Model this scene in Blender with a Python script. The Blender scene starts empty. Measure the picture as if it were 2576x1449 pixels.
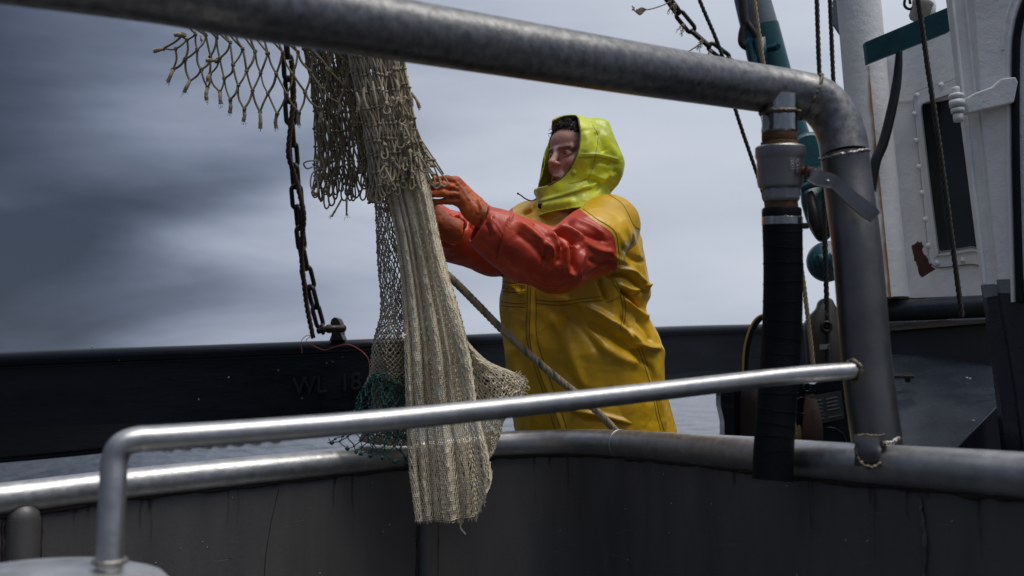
import bpy, math, random
import numpy as np
from mathutils import Vector, Matrix
from mathutils.bvhtree import BVHTree
rng = np.random.default_rng(7); random.seed(7)
R = math.radians
sc = bpy.context.scene
# ---------------------------------------------------------------- camera, world, sun
FPX, CX, CY = 2528.0, 1288.0, 724.5
CAMZ = 1.1; PITCH = math.atan((930-CY)/FPX)
cam_d = bpy.data.cameras.new('camera'); cam = bpy.data.objects.new('camera', cam_d); sc.collection.objects.link(cam)
cam.location = (0, 0, CAMZ); cam.rotation_euler = (math.pi/2+PITCH, 0, 0)
cam_d.sensor_width = 36; cam_d.lens = FPX/2576*36; cam_d.clip_start = .05; cam_d.clip_end = 20000
cam_d.dof.use_dof = True; cam_d.dof.focus_distance = 3.15; cam_d.dof.aperture_fstop = 4.0
sc.camera = cam
sc.view_settings.view_transform = 'Standard'; sc.view_settings.look = 'None'
sc.view_settings.exposure = 0; sc.view_settings.gamma = 1
SUN_EL, SUN_AZ = R(68), R(118)     # azimuth clockwise from +Y
w = bpy.data.worlds.new('World'); sc.world = w; w.use_nodes = True
nt = w.node_tree; nt.nodes.clear()
def N(t, **k):
    n = nt.nodes.new(t)
    for a, b in k.items(): setattr(n, a, b)
    return n
out = N('ShaderNodeOutputWorld'); bg = N('ShaderNodeBackground'); bg.inputs[1].default_value = .1
sky = N('ShaderNodeTexSky', sky_type='NISHITA', sun_disc=False); sky.sun_elevation = SUN_EL; sky.sun_rotation = SUN_AZ
tc = N('ShaderNodeTexCoord'); sep = N('ShaderNodeSeparateXYZ'); nt.links.new(tc.outputs['Generated'], sep.inputs[0])
def M(op, a, b=None, c=None, clamp=False):
    n = N('ShaderNodeMath', operation=op, use_clamp=clamp)
    for i, v in enumerate((a, b, c)):
        if v is None: continue
        if isinstance(v, (int, float)): n.inputs[i].default_value = v
        else: nt.links.new(v, n.inputs[i])
    return n.outputs[0]
X_, Z_ = sep.outputs[0], sep.outputs[2]
def gauss(cx_, cz_, wx_, wz_, rot=0):
    dx = M('SUBTRACT', X_, cx_); dz = M('SUBTRACT', Z_, cz_); c_, s_ = math.cos(rot), math.sin(rot)
    a = M('DIVIDE', M('ADD', M('MULTIPLY', dx, c_), M('MULTIPLY', dz, s_)), wx_); b_ = M('DIVIDE', M('SUBTRACT', M('MULTIPLY', dz, c_), M('MULTIPLY', dx, s_)), wz_)
    return M('POWER', 2.718, M('MULTIPLY', M('ADD', M('MULTIPLY', a, a), M('MULTIPLY', b_, b_)), -1))
mp = N('ShaderNodeMapping'); mp.inputs['Rotation'].default_value = (0, R(24), 0); mp.inputs['Scale'].default_value = (2.2, 1.2, 9)
nt.links.new(tc.outputs['Generated'], mp.inputs[0])
nz = N('ShaderNodeTexNoise'); nz.inputs['Scale'].default_value = 1.15; nz.inputs['Detail'].default_value = 5; nz.inputs['Roughness'].default_value = .45; nz.inputs['Distortion'].default_value = .5
nt.links.new(mp.outputs[0], nz.inputs[0])
nzc = M('SUBTRACT', nz.outputs[0], .5)
leftness = M('MULTIPLY_ADD', X_, -1.6, .28, clamp=True)
front = M('MULTIPLY_ADD', sep.outputs[1], 3, .4, clamp=True)
dark = M('MULTIPLY', gauss(-.60, .19, .27, .19), .80)
dark = M('ADD', dark, M('MULTIPLY', gauss(-.10, .10, .30, .07, R(8)), .12))
dark = M('ADD', dark, M('MULTIPLY', gauss(-.33, .155, .20, .032, R(19)), .36))
dark = M('ADD', dark, M('MULTIPLY', gauss(-.30, .04, .42, .07), .16))
dark = M('ADD', dark, M('MULTIPLY', gauss(-.30, .30, .30, .05, R(15)), .16))
dark = M('ADD', dark, M('MULTIPLY', gauss(-.52, .04, .20, .10), .30))
dark = M('ADD', dark, M('MULTIPLY', gauss(-.54, .36, .22, .14), .20))
dark = M('MULTIPLY', dark, front)
back = M('MAXIMUM', M('MULTIPLY_ADD', sep.outputs[1], -2.6, .1, clamp=True), M('MULTIPLY_ADD', M('ABSOLUTE', X_), 2.4, -1.35, clamp=True)); lowz = M('SUBTRACT', 1, M('MULTIPLY_ADD', Z_, 2.2, -.95, clamp=True))
dark = M('ADD', dark, M('MULTIPLY', M('MULTIPLY', back, lowz), .62))
br = M('SUBTRACT', M('MULTIPLY_ADD', X_, .14, .85), dark)
nz2 = N('ShaderNodeTexNoise'); nz2.inputs['Scale'].default_value = 3.2; nz2.inputs['Detail'].default_value = 7; nz2.inputs['Roughness'].default_value = .55
mp2 = N('ShaderNodeMapping'); mp2.inputs['Rotation'].default_value = (0, R(20), 0); mp2.inputs['Scale'].default_value = (1.2, 1, 3.2); nt.links.new(tc.outputs['Generated'], mp2.inputs[0]); nt.links.new(mp2.outputs[0], nz2.inputs[0])
br = M('ADD', br, M('MULTIPLY', M('SUBTRACT', nz2.outputs[0], .5), M('MULTIPLY_ADD', leftness, .30, .22)))
br = M('ADD', br, M('MULTIPLY', nzc, M('MULTIPLY_ADD', leftness, .62, .36)), clamp=True)
ramp = N('ShaderNodeValToRGB'); nt.links.new(br, ramp.inputs[0])
cr = ramp.color_ramp; cr.interpolation = 'B_SPLINE'
cr.elements[0].position = 0; cr.elements[0].color = (.030, .040, .064, 1)
cr.elements[1].position = 1; cr.elements[1].color = (.63, .67, .75, 1)
for p_, c_ in ((.3, (.11, .135, .195, 1)), (.55, (.27, .31, .41, 1)), (.8, (.50, .545, .64, 1))):
    e = cr.elements.new(p_); e.color = c_
vm = N('ShaderNodeVectorMath', operation='SCALE'); nt.links.new(ramp.outputs[0], vm.inputs[0]); vm.inputs['Scale'].default_value = 10
mx = N('ShaderNodeMixRGB'); mx.inputs[0].default_value = .97
nt.links.new(sky.outputs[0], mx.inputs[1]); nt.links.new(vm.outputs[0], mx.inputs[2])
nt.links.new(mx.outputs[0], bg.inputs[0]); nt.links.new(bg.outputs[0], out.inputs[0])
sun_d = bpy.data.lights.new('sun', 'SUN'); sun_d.energy = 2.2; sun_d.angle = R(38); sun_d.color = (1, .96, .9)
sun = bpy.data.objects.new('sun', sun_d); sc.collection.objects.link(sun)
sdir = Vector((math.sin(SUN_AZ)*math.cos(SUN_EL), math.cos(SUN_AZ)*math.cos(SUN_EL), math.sin(SUN_EL)))
sun.rotation_euler = sdir.to_track_quat('Z', 'Y').to_euler(); sun.location = (3, 3, 8)

# ---------------------------------------------------------------- helpers
cp, sp = math.cos(PITCH), math.sin(PITCH)
def P(x, y, d):
    a = (x-CX)/FPX*d; b = (CY-y)/FPX*d
    return np.array([a, d*cp-b*sp, CAMZ+d*sp+b*cp])
def PA(pts): return np.array([P(*p) for p in pts], float)
def proj(v):
    x = v[..., 0]; yy = v[..., 1]; z = v[..., 2]-CAMZ
    d = yy*cp+z*sp; b = -yy*sp+z*cp
    d = np.maximum(d, .01)
    return CX+x/d*FPX, CY-b/d*FPX, d
def unit(v): return v/np.maximum(np.linalg.norm(v, axis=-1, keepdims=True), 1e-9)
def smooth_path(pts, n=8):
    """Catmull-Rom through pts (any columns)."""
    p = np.asarray(pts, float)
    if len(p) < 3: 
        t = np.linspace(0, 1, n+1)[:, None]; return p[0]*(1-t)+p[1]*t
    q = np.vstack([2*p[0]-p[1], p, 2*p[-1]-p[-2]]); o = []
    for i in range(1, len(q)-2):
        t = np.linspace(0, 1, n, endpoint=False)[:, None]
        a, b, c, d = q[i-1], q[i], q[i+1], q[i+2]
        o.append(.5*((2*b)+(-a+c)*t+(2*a-5*b+4*c-d)*t**2+(-a+3*b-3*c+d)*t**3))
    o.append(p[-1:]); return np.vstack(o)
class MB:
    def __init__(s): s.v = []; s.f = []; s.n = 0
    def add(s, v, f):
        v = np.asarray(v, float).reshape(-1, 3)
        if isinstance(f, np.ndarray): s.f.append(f+s.n)
        else:
            for q in f: s.f.append(np.array([q])+s.n)
        s.v.append(v); s.n += len(v)
    def box(s, c, h, rot=None):
        c = np.asarray(c); q = np.array([[x, y, z] for x in (-1, 1) for y in (-1, 1) for z in (-1, 1)])*np.asarray(h)
        if rot is not None: q = q@np.asarray(rot).T
        s.add(q+c, np.array([[0, 1, 3, 2], [4, 6, 7, 5], [0, 4, 5, 1], [2, 3, 7, 6], [0, 2, 6, 4], [1, 5, 7, 3]]))
    def rbox(s, c, h, rot=None, r=.2):
        """box with chamfered edges: superellipsoid-ish rounded block"""
        h = np.asarray(h, float); b = min(h)*r; vs = []; fs = []
        import itertools
        bm = __import__('bmesh').new(); __import__('bmesh').ops.create_cube(bm, size=2)
        for v in bm.verts: v.co = Vector([v.co[i]*h[i] for i in range(3)])
        __import__('bmesh').ops.bevel(bm, geom=bm.edges[:], offset=b, segments=2, affect='EDGES', profile=.5)
        bm.verts.index_update(); V = np.array([v.co[:] for v in bm.verts]); F = [[v.index for v in f.verts] for f in bm.faces]; bm.free()
        if rot is not None: V = V@np.asarray(rot).T
        s.add(V+np.asarray(c), F)
    def tube(s, pts, r, n=12, caps=True, flat=None, up=None):
        p = np.asarray(pts, float); m = len(p); r = np.broadcast_to(np.asarray(r, float), (m,))
        t = unit(np.gradient(p, axis=0)); ref = np.array([0, 0, 1.]) if up is None else np.asarray(up, float)
        if abs(t[0]@ref) > .95: ref = np.array([1., 0, 0])
        nrm = np.zeros((m, 3)); a = unit(np.cross(t[0], ref)); nrm[0] = a
        for i in range(1, m):
            a = a-(a@t[i])*t[i]; a = unit(a); nrm[i] = a
        bi = np.cross(t, nrm); an = np.linspace(0, 2*math.pi, n, endpoint=False)
        ca, sa = np.cos(an), np.sin(an)
        if flat is not None: sa = sa*flat
        v = p[:, None]+r[:, None, None]*(ca[None, :, None]*nrm[:, None]+sa[None, :, None]*bi[:, None])
        i = np.arange(m-1)[:, None]*n; j = np.arange(n)[None]; k = (j+1) % n
        f = np.stack([i+j, i+k, i+n+k, i+n+j], -1).reshape(-1, 4)
        s.add(v, f)
        if caps:
            s.add(v[0], [list(range(n))[::-1]]); s.add(v[-1], [list(range(n))])
    def torus(s, c, ax, Rr, r, n=24, m=8):
        ax = unit(np.asarray(ax, float)); e1 = unit(np.cross(ax, [0, 0, 1.] if abs(ax[2]) < .9 else [1., 0, 0])); e2 = np.cross(ax, e1)
        a = np.linspace(0, 2*math.pi, n, endpoint=False); b = np.linspace(0, 2*math.pi, m, endpoint=False)
        d = np.cos(a)[:, None]*e1+np.sin(a)[:, None]*e2
        v = np.asarray(c)+d[:, None]*(Rr+r*np.cos(b))[None, :, None]+ax*(r*np.sin(b))[None, :, None]
        i = np.arange(n)[:, None]; j = np.arange(m)[None]
        f = np.stack([i*m+j, ((i+1) % n)*m+j, ((i+1) % n)*m+(j+1) % m, i*m+(j+1) % m], -1).reshape(-1, 4); s.add(v, f)
    def lathe(s, base, ax, prof, n=32, hexa=False):
        """prof: list of (distance along axis, radius)"""
        ax = unit(np.asarray(ax, float)); e1 = unit(np.cross(ax, [0, 0, 1.] if abs(ax[2]) < .9 else [0, 1., 0])); e2 = np.cross(ax, e1)
        a = np.linspace(0, 2*math.pi, n, endpoint=False); d = np.cos(a)[:, None]*e1+np.sin(a)[:, None]*e2
        pr = np.array(prof, float); v = np.asarray(base)+pr[:, 0][:, None, None]*ax+pr[:, 1][:, None, None]*d[None]
        m = len(pr); i = np.arange(m-1)[:, None]*n; j = np.arange(n)[None]; k = (j+1) % n
        s.add(v, np.stack([i+j, i+k, i+n+k, i+n+j], -1).reshape(-1, 4))
        s.add(v[0], [list(range(n))[::-1]]); s.add(v[-1], [list(range(n))])
    def ball(s, c, r, n=12, m=8, ax=None):
        c = np.asarray(c); r = np.broadcast_to(np.asarray(r, float), (3,))
        th = np.linspace(0, math.pi, m+1); ph = np.linspace(0, 2*math.pi, n, endpoint=False)
        v = np.stack([np.sin(th)[:, None]*np.cos(ph), np.sin(th)[:, None]*np.sin(ph), np.cos(th)[:, None]+0*ph], -1)*r
        if ax is not None: v = v@np.asarray(ax)
        i = np.arange(m)[:, None]*n; j = np.arange(n)[None]; k = (j+1) % n
        s.add(v+c, np.stack([i+j, i+n+j, i+n+k, i+k], -1).reshape(-1, 4))
    def slab(s, pts, thick):
        """polygon pts (coplanar-ish) extruded by vector thick"""
        p = np.asarray(pts, float); n = len(p); t = np.asarray(thick, float)
        s.add(np.vstack([p, p+t]), [list(range(n)), list(range(2*n-1, n-1, -1))]+[[i, i+n, (i+1) % n+n, (i+1) % n] for i in range(n)])
    def tubes(s, pts, r, n=4):
        """batch: pts (B,K,3)"""
        B, K, _ = pts.shape; t = unit(np.gradient(pts, axis=1)); ref = np.array([.13, 1., .07])
        a = unit(np.cross(t, ref)); b = np.cross(t, a); an = np.linspace(0, 2*math.pi, n, endpoint=False)
        r = np.broadcast_to(np.asarray(r, float), (B, K)) if np.ndim(r) < 2 else r
        v = pts[:, :, None]+r[:, :, None, None]*(np.cos(an)[None, None, :, None]*a[:, :, None]+np.sin(an)[None, None, :, None]*b[:, :, None])
        bb = np.arange(B)[:, None, None]*K*n; i = np.arange(K-1)[None, :, None]*n; j = np.arange(n)[None, None]; k = (j+1) % n
        s.add(v, np.stack([bb+i+j, bb+i+k, bb+i+n+k, bb+i+n+j], -1).reshape(-1, 4))
    def knots(s, c, r, scale=(1, 1, 1), jit=.25):
        """batch of low-poly balls"""
        th = np.array([.0, .9, 1.57, 2.24, 3.14]); ph = np.linspace(0, 2*math.pi, 6, endpoint=False)
        u = np.stack([np.sin(th)[:, None]*np.cos(ph), np.sin(th)[:, None]*np.sin(ph), np.cos(th)[:, None]+0*ph], -1).reshape(-1, 3)*np.array(scale)
        B = len(c); rr = r*(1+jit*rng.uniform(-1, 1, (B, 30, 1))); v = c[:, None]+u[None]*rr
        i = np.arange(4)[:, None]*6; j = np.arange(6)[None]; k = (j+1) % 6
        f = np.stack([i+j, i+6+j, i+6+k, i+k], -1).reshape(1, -1, 4)+np.arange(B)[:, None, None]*30
        s.add(v, f.reshape(-1, 4))
ROOTLOC = {}
def mesh_obj(name, mb, mat, parent=None, smooth=True, attrs=None):
    V = np.vstack(mb.v); loops = np.concatenate([f.ravel() for f in mb.f]).astype(np.int32)
    tot = np.concatenate([np.full(len(f), f.shape[1]) for f in mb.f]).astype(np.int32)
    st = np.concatenate([[0], np.cumsum(tot)[:-1]]).astype(np.int32)
    L = np.array(ROOTLOC.get(parent.name, (0, 0, 0))) if parent is not None else np.zeros(3)
    me = bpy.data.meshes.new(name); me.vertices.add(len(V)); me.vertices.foreach_set('co', (V-L).astype(np.float32).ravel())
    me.loops.add(len(loops)); me.loops.foreach_set('vertex_index', loops)
    me.polygons.add(len(st)); me.polygons.foreach_set('loop_start', st); me.polygons.foreach_set('loop_total', tot)
    me.polygons.foreach_set('use_smooth', np.full(len(st), smooth))
    me.update(calc_edges=True); me.validate()
    if attrs:
        for k, a in attrs.items():
            at = me.color_attributes.new(k, 'FLOAT_COLOR', 'POINT')
            at.data.foreach_set('color', np.hstack([a, np.ones((len(a), 1))]).astype(np.float32).ravel())
    me.materials.append(mat)
    o = bpy.data.objects.new(name, me); sc.collection.objects.link(o)
    if parent is not None:
        o.parent = parent; ROOTLOC[o.name] = tuple(L)
    return o
def sharp(o, ang=35):
    try: o.data.set_sharp_from_angle(angle=R(ang))
    except Exception: pass
    return o
def tag(o, label, cat, group=None, kind=None):
    o['label'] = label; o['category'] = cat
    if group: o['group'] = group
    if kind: o['kind'] = kind
    return o
def thing(name, label, cat, loc, group=None):
    o = bpy.data.objects.new(name, None); sc.collection.objects.link(o); o.empty_display_size = .05
    o.location = loc; ROOTLOC[o.name] = tuple(loc); return tag(o, label, cat, group)
def struct(name, mb, m, smooth=False):
    o = mesh_obj(name, mb, m, None, smooth); o['kind'] = 'structure'; o['label'] = STRUCT[name]; return o
STRUCT = {'sea': 'grey choppy sea reaching the horizon behind the boat', 'deck': 'dark wet steel deck under the fisherman'}
# ---------------------------------------------------------------- materials
def mat(name, base, rough=.5, metal=0, var=None, vscale=8, vamt=.5, bump=0, bscale=40, stretch=(1, 1, 1), coat=0, rvar=0, attr=None, spots=None, sscale=30, sthr=.68, spec=None, bump2=0, b2scale=200, detail=6, sss=0, coatr=.08, crease=0, cscale=14):
    m = bpy.data.materials.new(name); m.use_nodes = True; t = m.node_tree; bs = t.nodes['Principled BSDF']
    def nn(ty, **k):
        n = t.nodes.new(ty)
        for a, b in k.items(): setattr(n, a, b)
        return n
    l = t.links.new
    tcn = nn('ShaderNodeTexCoord'); mpn = nn('ShaderNodeMapping'); mpn.inputs['Scale'].default_value = stretch; l(tcn.outputs['Object'], mpn.inputs[0])
    def noise(s, det=detail, ro=.6, raw=False):
        n = nn('ShaderNodeTexNoise'); n.inputs['Scale'].default_value = s; n.inputs['Detail'].default_value = det; n.inputs['Roughness'].default_value = ro
        l((tcn.outputs['Object'] if raw else mpn.outputs[0]), n.inputs[0]); return n.outputs[0]
    bs.inputs['Base Color'].default_value = (*base, 1); bs.inputs['Roughness'].default_value = rough; bs.inputs['Metallic'].default_value = metal
    if spec is not None: bs.inputs['Specular IOR Level'].default_value = spec
    if coat: bs.inputs['Coat Weight'].default_value = coat; bs.inputs['Coat Roughness'].default_value = coatr
    if sss: bs.inputs['Subsurface Weight'].default_value = sss; bs.inputs['Subsurface Radius'].default_value = (.012, .005, .003)
    col = None
    if attr:
        a = nn('ShaderNodeVertexColor', layer_name=attr); col = a.outputs[0]
    if var is not None:
        mr = nn('ShaderNodeMapRange'); l(noise(vscale), mr.inputs[0]); mr.inputs[1].default_value = .35; mr.inputs[2].default_value = .7; mr.inputs[3].default_value = 0; mr.inputs[4].default_value = vamt
        x = nn('ShaderNodeMixRGB'); l(mr.outputs[0], x.inputs[0]); x.inputs[2].default_value = (*var, 1)
        if col is not None: l(col, x.inputs[1])
        else: x.inputs[1].default_value = (*base, 1)
        col = x.outputs[0]
    if spots is not None:
        mr = nn('ShaderNodeMapRange'); l(noise(sscale, 8, .7, True), mr.inputs[0]); mr.inputs[1].default_value = sthr; mr.inputs[2].default_value = sthr+.05
        x = nn('ShaderNodeMixRGB'); l(mr.outputs[0], x.inputs[0]); x.inputs[2].default_value = (*spots, 1)
        if col is not None: l(col, x.inputs[1])
        else: x.inputs[1].default_value = (*base, 1)
        col = x.outputs[0]
    if col is not None: l(col, bs.inputs['Base Color'])
    if rvar:
        mr = nn('ShaderNodeMapRange'); l(noise(vscale*1.7), mr.inputs[0]); mr.inputs[1].default_value = .3; mr.inputs[2].default_value = .7
        mr.inputs[3].default_value = max(rough-rvar, .02); mr.inputs[4].default_value = min(rough+rvar, 1); l(mr.outputs[0], bs.inputs['Roughness'])
    prev = None
    if crease:
        n = nn('ShaderNodeTexNoise'); n.inputs['Scale'].default_value = cscale; n.inputs['Detail'].default_value = 2; n.inputs['Distortion'].default_value = .15; l(tcn.outputs['Object'], n.inputs[0])
        a1 = nn('ShaderNodeMath', operation='SUBTRACT'); l(n.outputs[0], a1.inputs[0]); a1.inputs[1].default_value = .5
        a2 = nn('ShaderNodeMath', operation='ABSOLUTE'); l(a1.outputs[0], a2.inputs[0])
        a3 = nn('ShaderNodeMapRange'); l(a2.outputs[0], a3.inputs[0]); a3.inputs[1].default_value = 0; a3.inputs[2].default_value = .09; a3.inputs[3].default_value = 1; a3.inputs[4].default_value = 0
        b = nn('ShaderNodeBump'); b.inputs['Distance'].default_value = crease; l(a3.outputs[0], b.inputs['Height']); prev = b.outputs[0]
    for st, s_, rw in ((bump, bscale, False), (bump2, b2scale, True)):
        if st:
            b = nn('ShaderNodeBump'); b.inputs['Strength'].default_value = 1; b.inputs['Distance'].default_value = st; l(noise(s_, 6, .6, rw), b.inputs['Height'])
            if prev is not None: l(prev, b.inputs['Normal'])
            prev = b.outputs[0]
    if prev is not None: l(prev, bs.inputs['Normal'])
    return m
mt = {}
mt['steel'] = mat('stainless_steel', (.21, .205, .20), .42, .95, var=(.12, .12, .125), vscale=9, vamt=.75, bump=.0006, bscale=60, rvar=.12, spots=(.10, .065, .04), sscale=55, sthr=.735, detail=9)
mt['steel_rail'] = mat('thin_stainless_rail', (.54, .535, .53), .38, .92, var=(.38, .37, .365), vscale=40, vamt=.6, bump=.0004, bscale=90, rvar=.08)
mt['steel_rim'] = mat('stainless_rim', (.50, .495, .49), .40, .9, var=(.32, .31, .305), vscale=30, vamt=.7, bump=.0006, bscale=50, rvar=.1, spots=(.07, .045, .03), sscale=38, sthr=.74)
mt['steel_top'] = mat('dull_pipe_steel', (.28, .276, .272), .40, .9, var=(.09, .09, .09), vscale=60, vamt=.8, bump=.0006, bscale=45, rvar=.12, spots=(.13, .085, .05), sscale=30, sthr=.73, detail=10)
mt['weld'] = mat('weld_bead', (.5, .49, .47), .35, .9, var=(.10, .055, .03), vscale=60, vamt=.8, bump=.003, bscale=140)
mt['weld_dark'] = mat('dark_weld_bead', (.12, .09, .06), .5, .7, var=(.25, .22, .19), vscale=60, vamt=.8, bump=.003, bscale=140)
mt['vat'] = mat('vat_plate_steel', (.115, .112, .109), .45, .25, var=(.075, .072, .070), vscale=4, vamt=.8, bump=.0012, bscale=14, rvar=.1, spots=(.10, .10, .10), sscale=75, sthr=.78, stretch=(2.5, 2.5, .5), bump2=.0008, b2scale=90)
mt['gunk'] = mat('rusty_sealant', (.022, .015, .011), .7, 0, var=(.055, .028, .013), vscale=40, bump=.004, bscale=80)
mt['black_paint'] = mat('wet_black_paint', (.005, .007, .010), .20, 0, spec=.30, var=(.014, .017, .023), vscale=5, vamt=.8, bump=.0022, bscale=22, rvar=.1, coat=.15, spots=(.05, .03, .022), sscale=40, sthr=.77, stretch=(.5, .5, 2))
mt['deck'] = mat('wet_deck_paint', (.022, .026, .032), .28, 0, var=(.04, .045, .05), vscale=3, bump=.003, bscale=25, rvar=.15)
mt['navy'] = mat('navy_deck_paint', (.012, .017, .025), .34, 0, spec=.35, var=(.022, .030, .041), vscale=7, vamt=.8, bump=.0018, bscale=45, rvar=.15, spots=(.10, .09, .085), sscale=50, sthr=.79, coat=.15)
mt['navy_wet'] = mat('navy_wet_hatch', (.016, .022, .032), .22, 0, var=(.028, .037, .05), vscale=9, vamt=.8, bump=.004, bscale=65, rvar=.12, coat=.5, spots=(.10, .06, .03), sscale=26, sthr=.79, coatr=.15)
mt['white'] = mat('white_ship_paint', (.86, .87, .87), .45, 0, var=(.66, .67, .68), vscale=5, vamt=.7, bump=.0035, bscale=30, bump2=.0015, b2scale=170, coat=.1)
mt['teal'] = mat('teal_paint', (.006, .085, .105), .38, 0, var=(.004, .045, .06), vscale=14, vamt=.8, bump=.002, bscale=60, spots=(.12, .12, .11), sscale=45, sthr=.76)
mt['greypaint'] = mat('grey_boom_paint', (.16, .19, .22), .45, 0, var=(.11, .13, .15), vscale=14, bump=.002, bscale=70)
mt['iron'] = mat('dark_iron', (.022, .021, .022), .4, .4, var=(.045, .026, .018), vscale=30, vamt=.8, bump=.0015, bscale=150, rvar=.1)
mt['rust'] = mat('rust_brown', (.10, .045, .022), .75, .1, var=(.22, .12, .06), vscale=70, bump=.002, bscale=160)
mt['rustplate'] = mat('tarnished_steel_plate', (.10, .095, .085), .5, .6, var=(.05, .045, .04), vscale=20, bump=.001, bscale=90)
mt['rubber'] = mat('black_rubber_hose', (.004, .005, .007), .6, 0, spec=.15, var=(.010, .012, .016), vscale=10, bump=.001, bscale=120, rvar=.1)
mt['valve'] = mat('cast_valve_steel', (.34, .335, .33), .38, .85, var=(.26, .25, .24), vscale=25, bump=.0008, bscale=220, spots=(.16, .09, .04), sscale=45, sthr=.74)
mt['chrome'] = mat('bright_nipple_steel', (.55, .54, .52), .16, 1, var=(.3, .26, .2), vscale=30, bump=.0003, bscale=60)
mt['glass'] = mat('dark_window_glass', (.022, .027, .028), .12, 0, spec=.35, var=(.036, .042, .043), vscale=4)
mt['twine'] = mat('thick_beige_twine', (.29, .24, .15), .85, 0, var=(.16, .13, .08), vscale=35, vamt=.8, bump=.0012, bscale=420)
mt['twine2'] = mat('pale_lit_twine', (.46, .40, .29), .85, 0, var=(.28, .235, .16), vscale=35, vamt=.8, bump=.0012, bscale=420)  # pale tails and tangles; on the front bundle, a lit copy of the twine
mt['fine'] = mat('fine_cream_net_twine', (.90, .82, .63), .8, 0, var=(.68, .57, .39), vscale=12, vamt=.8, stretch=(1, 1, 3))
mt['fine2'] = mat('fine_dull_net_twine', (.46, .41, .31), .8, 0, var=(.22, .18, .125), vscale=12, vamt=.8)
mt['green'] = mat('green_net_twine', (.004, .075, .058), .6, 0, var=(.005, .06, .05), vscale=60, vamt=.8)
mt['twine_dark'] = mat('inner_shade_twine', (.13, .11, .08), .85, 0, var=(.07, .06, .045), vscale=35)  # dark twine copy with the inner bundles' shade put into its colour
mt['drumrust'] = mat('dark_drum_rust', (.022, .011, .008), .8, 0, var=(.05, .022, .014), vscale=25, bump=.002, bscale=60)
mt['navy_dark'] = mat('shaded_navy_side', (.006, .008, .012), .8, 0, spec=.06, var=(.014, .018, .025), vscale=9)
mt['cable'] = mat('painted_over_cable', (.006, .007, .008), .45, 0, spots=(.55, .56, .57), sscale=38, sthr=.70)
mt['rope'] = mat('tan_hawser', (.44, .35, .24), .85, 0, var=(.24, .18, .12), vscale=90, vamt=.8, bump=.002, bscale=400)
mt['rope_green'] = mat('green_rope_fleck', (.02, .11, .08), .8, 0, var=(.46, .36, .25), vscale=30, vamt=1.0)
mt['rope_dark'] = mat('tarry_black_rope', (.018, .016, .014), .7, 0, var=(.05, .042, .034), vscale=90, bump=.0015, bscale=300)
mt['rope_red'] = mat('rusty_rope', (.06, .028, .018), .8, 0, var=(.03, .02, .015), vscale=80, bump=.0015, bscale=300)
mt['yellow'] = mat('yellow_oilskin', (.76, .445, .006), .38, 0, crease=.0011, cscale=10, var=(.42, .235, .008), vscale=7, vamt=.75, bump=.0016, bscale=16, bump2=.0006, b2scale=70, coat=.08, rvar=.1, spots=(.24, .13, .02), sscale=24, sthr=.74)
mt['red'] = mat('red_oilskin', (.62, .055, .009), .46, 0, crease=.0014, cscale=12, var=(.28, .022, .014), vscale=8, vamt=.75, bump=.0018, bscale=18, bump2=.0006, b2scale=70, coat=.08, rvar=.1, spots=(.10, .02, .015), sscale=26, sthr=.75)
mt['lime'] = mat('fluorescent_hood', (.70, .76, .012), .42, 0, crease=.0008, cscale=12, var=(.36, .42, .05), vscale=13, vamt=.9, bump=.0016, bscale=22, bump2=.0004, b2scale=90, coat=.1, rvar=.1, spots=(.17, .19, .05), sscale=20, sthr=.72)
mt['stitch'] = mat('dark_stitching', (.09, .055, .012), .8)
mt['stitch_g'] = mat('olive_piping', (.10, .12, .02), .7)
mt['orange'] = mat('orange_rubber_glove', (.62, .115, .018), .55, 0, var=(.26, .06, .02), vscale=16, vamt=.8, bump=.0012, bscale=110, spots=(.02, .018, .018), sscale=34, sthr=.69)
mt['skin'] = mat('skin', (.4, .2, .16), .50, 0, attr='Col', var=(.42, .19, .15), vscale=30, vamt=.18, bump=.0006, bscale=150, sss=.12)
mt['hair'] = mat('dark_hair', (.016, .011, .009), .5, 0, var=(.045, .032, .026), vscale=60)
mt['eye'] = mat('eyeball', (.5, .48, .46), .15, 0, attr='Col')
mt['tooth'] = mat('teeth', (.5, .47, .4), .3)
mt['edge_shade'] = mat('frame_edge_shade', (.22, .23, .24), .8)  # grey that paints in the shade along the window frame edges
mt['snap'] = mat('black_snap', (.008, .008, .008), .3)
mt['boot'] = mat('dark_boot_rubber', (.02, .03, .02), .4, 0)
mt['wood'] = mat('weathered_wood', (.07, .055, .045), .8, 0, var=(.14, .11, .09), vscale=20, stretch=(.3, 3, 3), bump=.002, bscale=60)
mt['plate'] = mat('engraved_plate', (.09, .09, .09), .5, .4, var=(.04, .04, .04), vscale=30)
mt['plate_text'] = mat('pale_plate_print', (.25, .25, .25), .5)
mt['chalk'] = mat('chalk_marks', (.30, .30, .29), .9)
mt['letter'] = mat('painted_over_letters', (.016, .019, .024), .2, 0, coat=.3)
mt['pinkline'] = mat('pink_twine', (.35, .10, .08), .8)
mt['yellowwire'] = mat('yellow_cable', (.33, .21, .07), .5)
mt['ballbuoy'] = mat('old_yellow_float', (.22, .17, .07), .6, 0, var=(.10, .07, .03), vscale=20, bump=.003, bscale=60)
mt['redpaint'] = mat('primer_patch', (.06, .014, .012), .7, 0, var=(.09, .02, .016), vscale=30, bump=.002, bscale=120)
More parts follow.
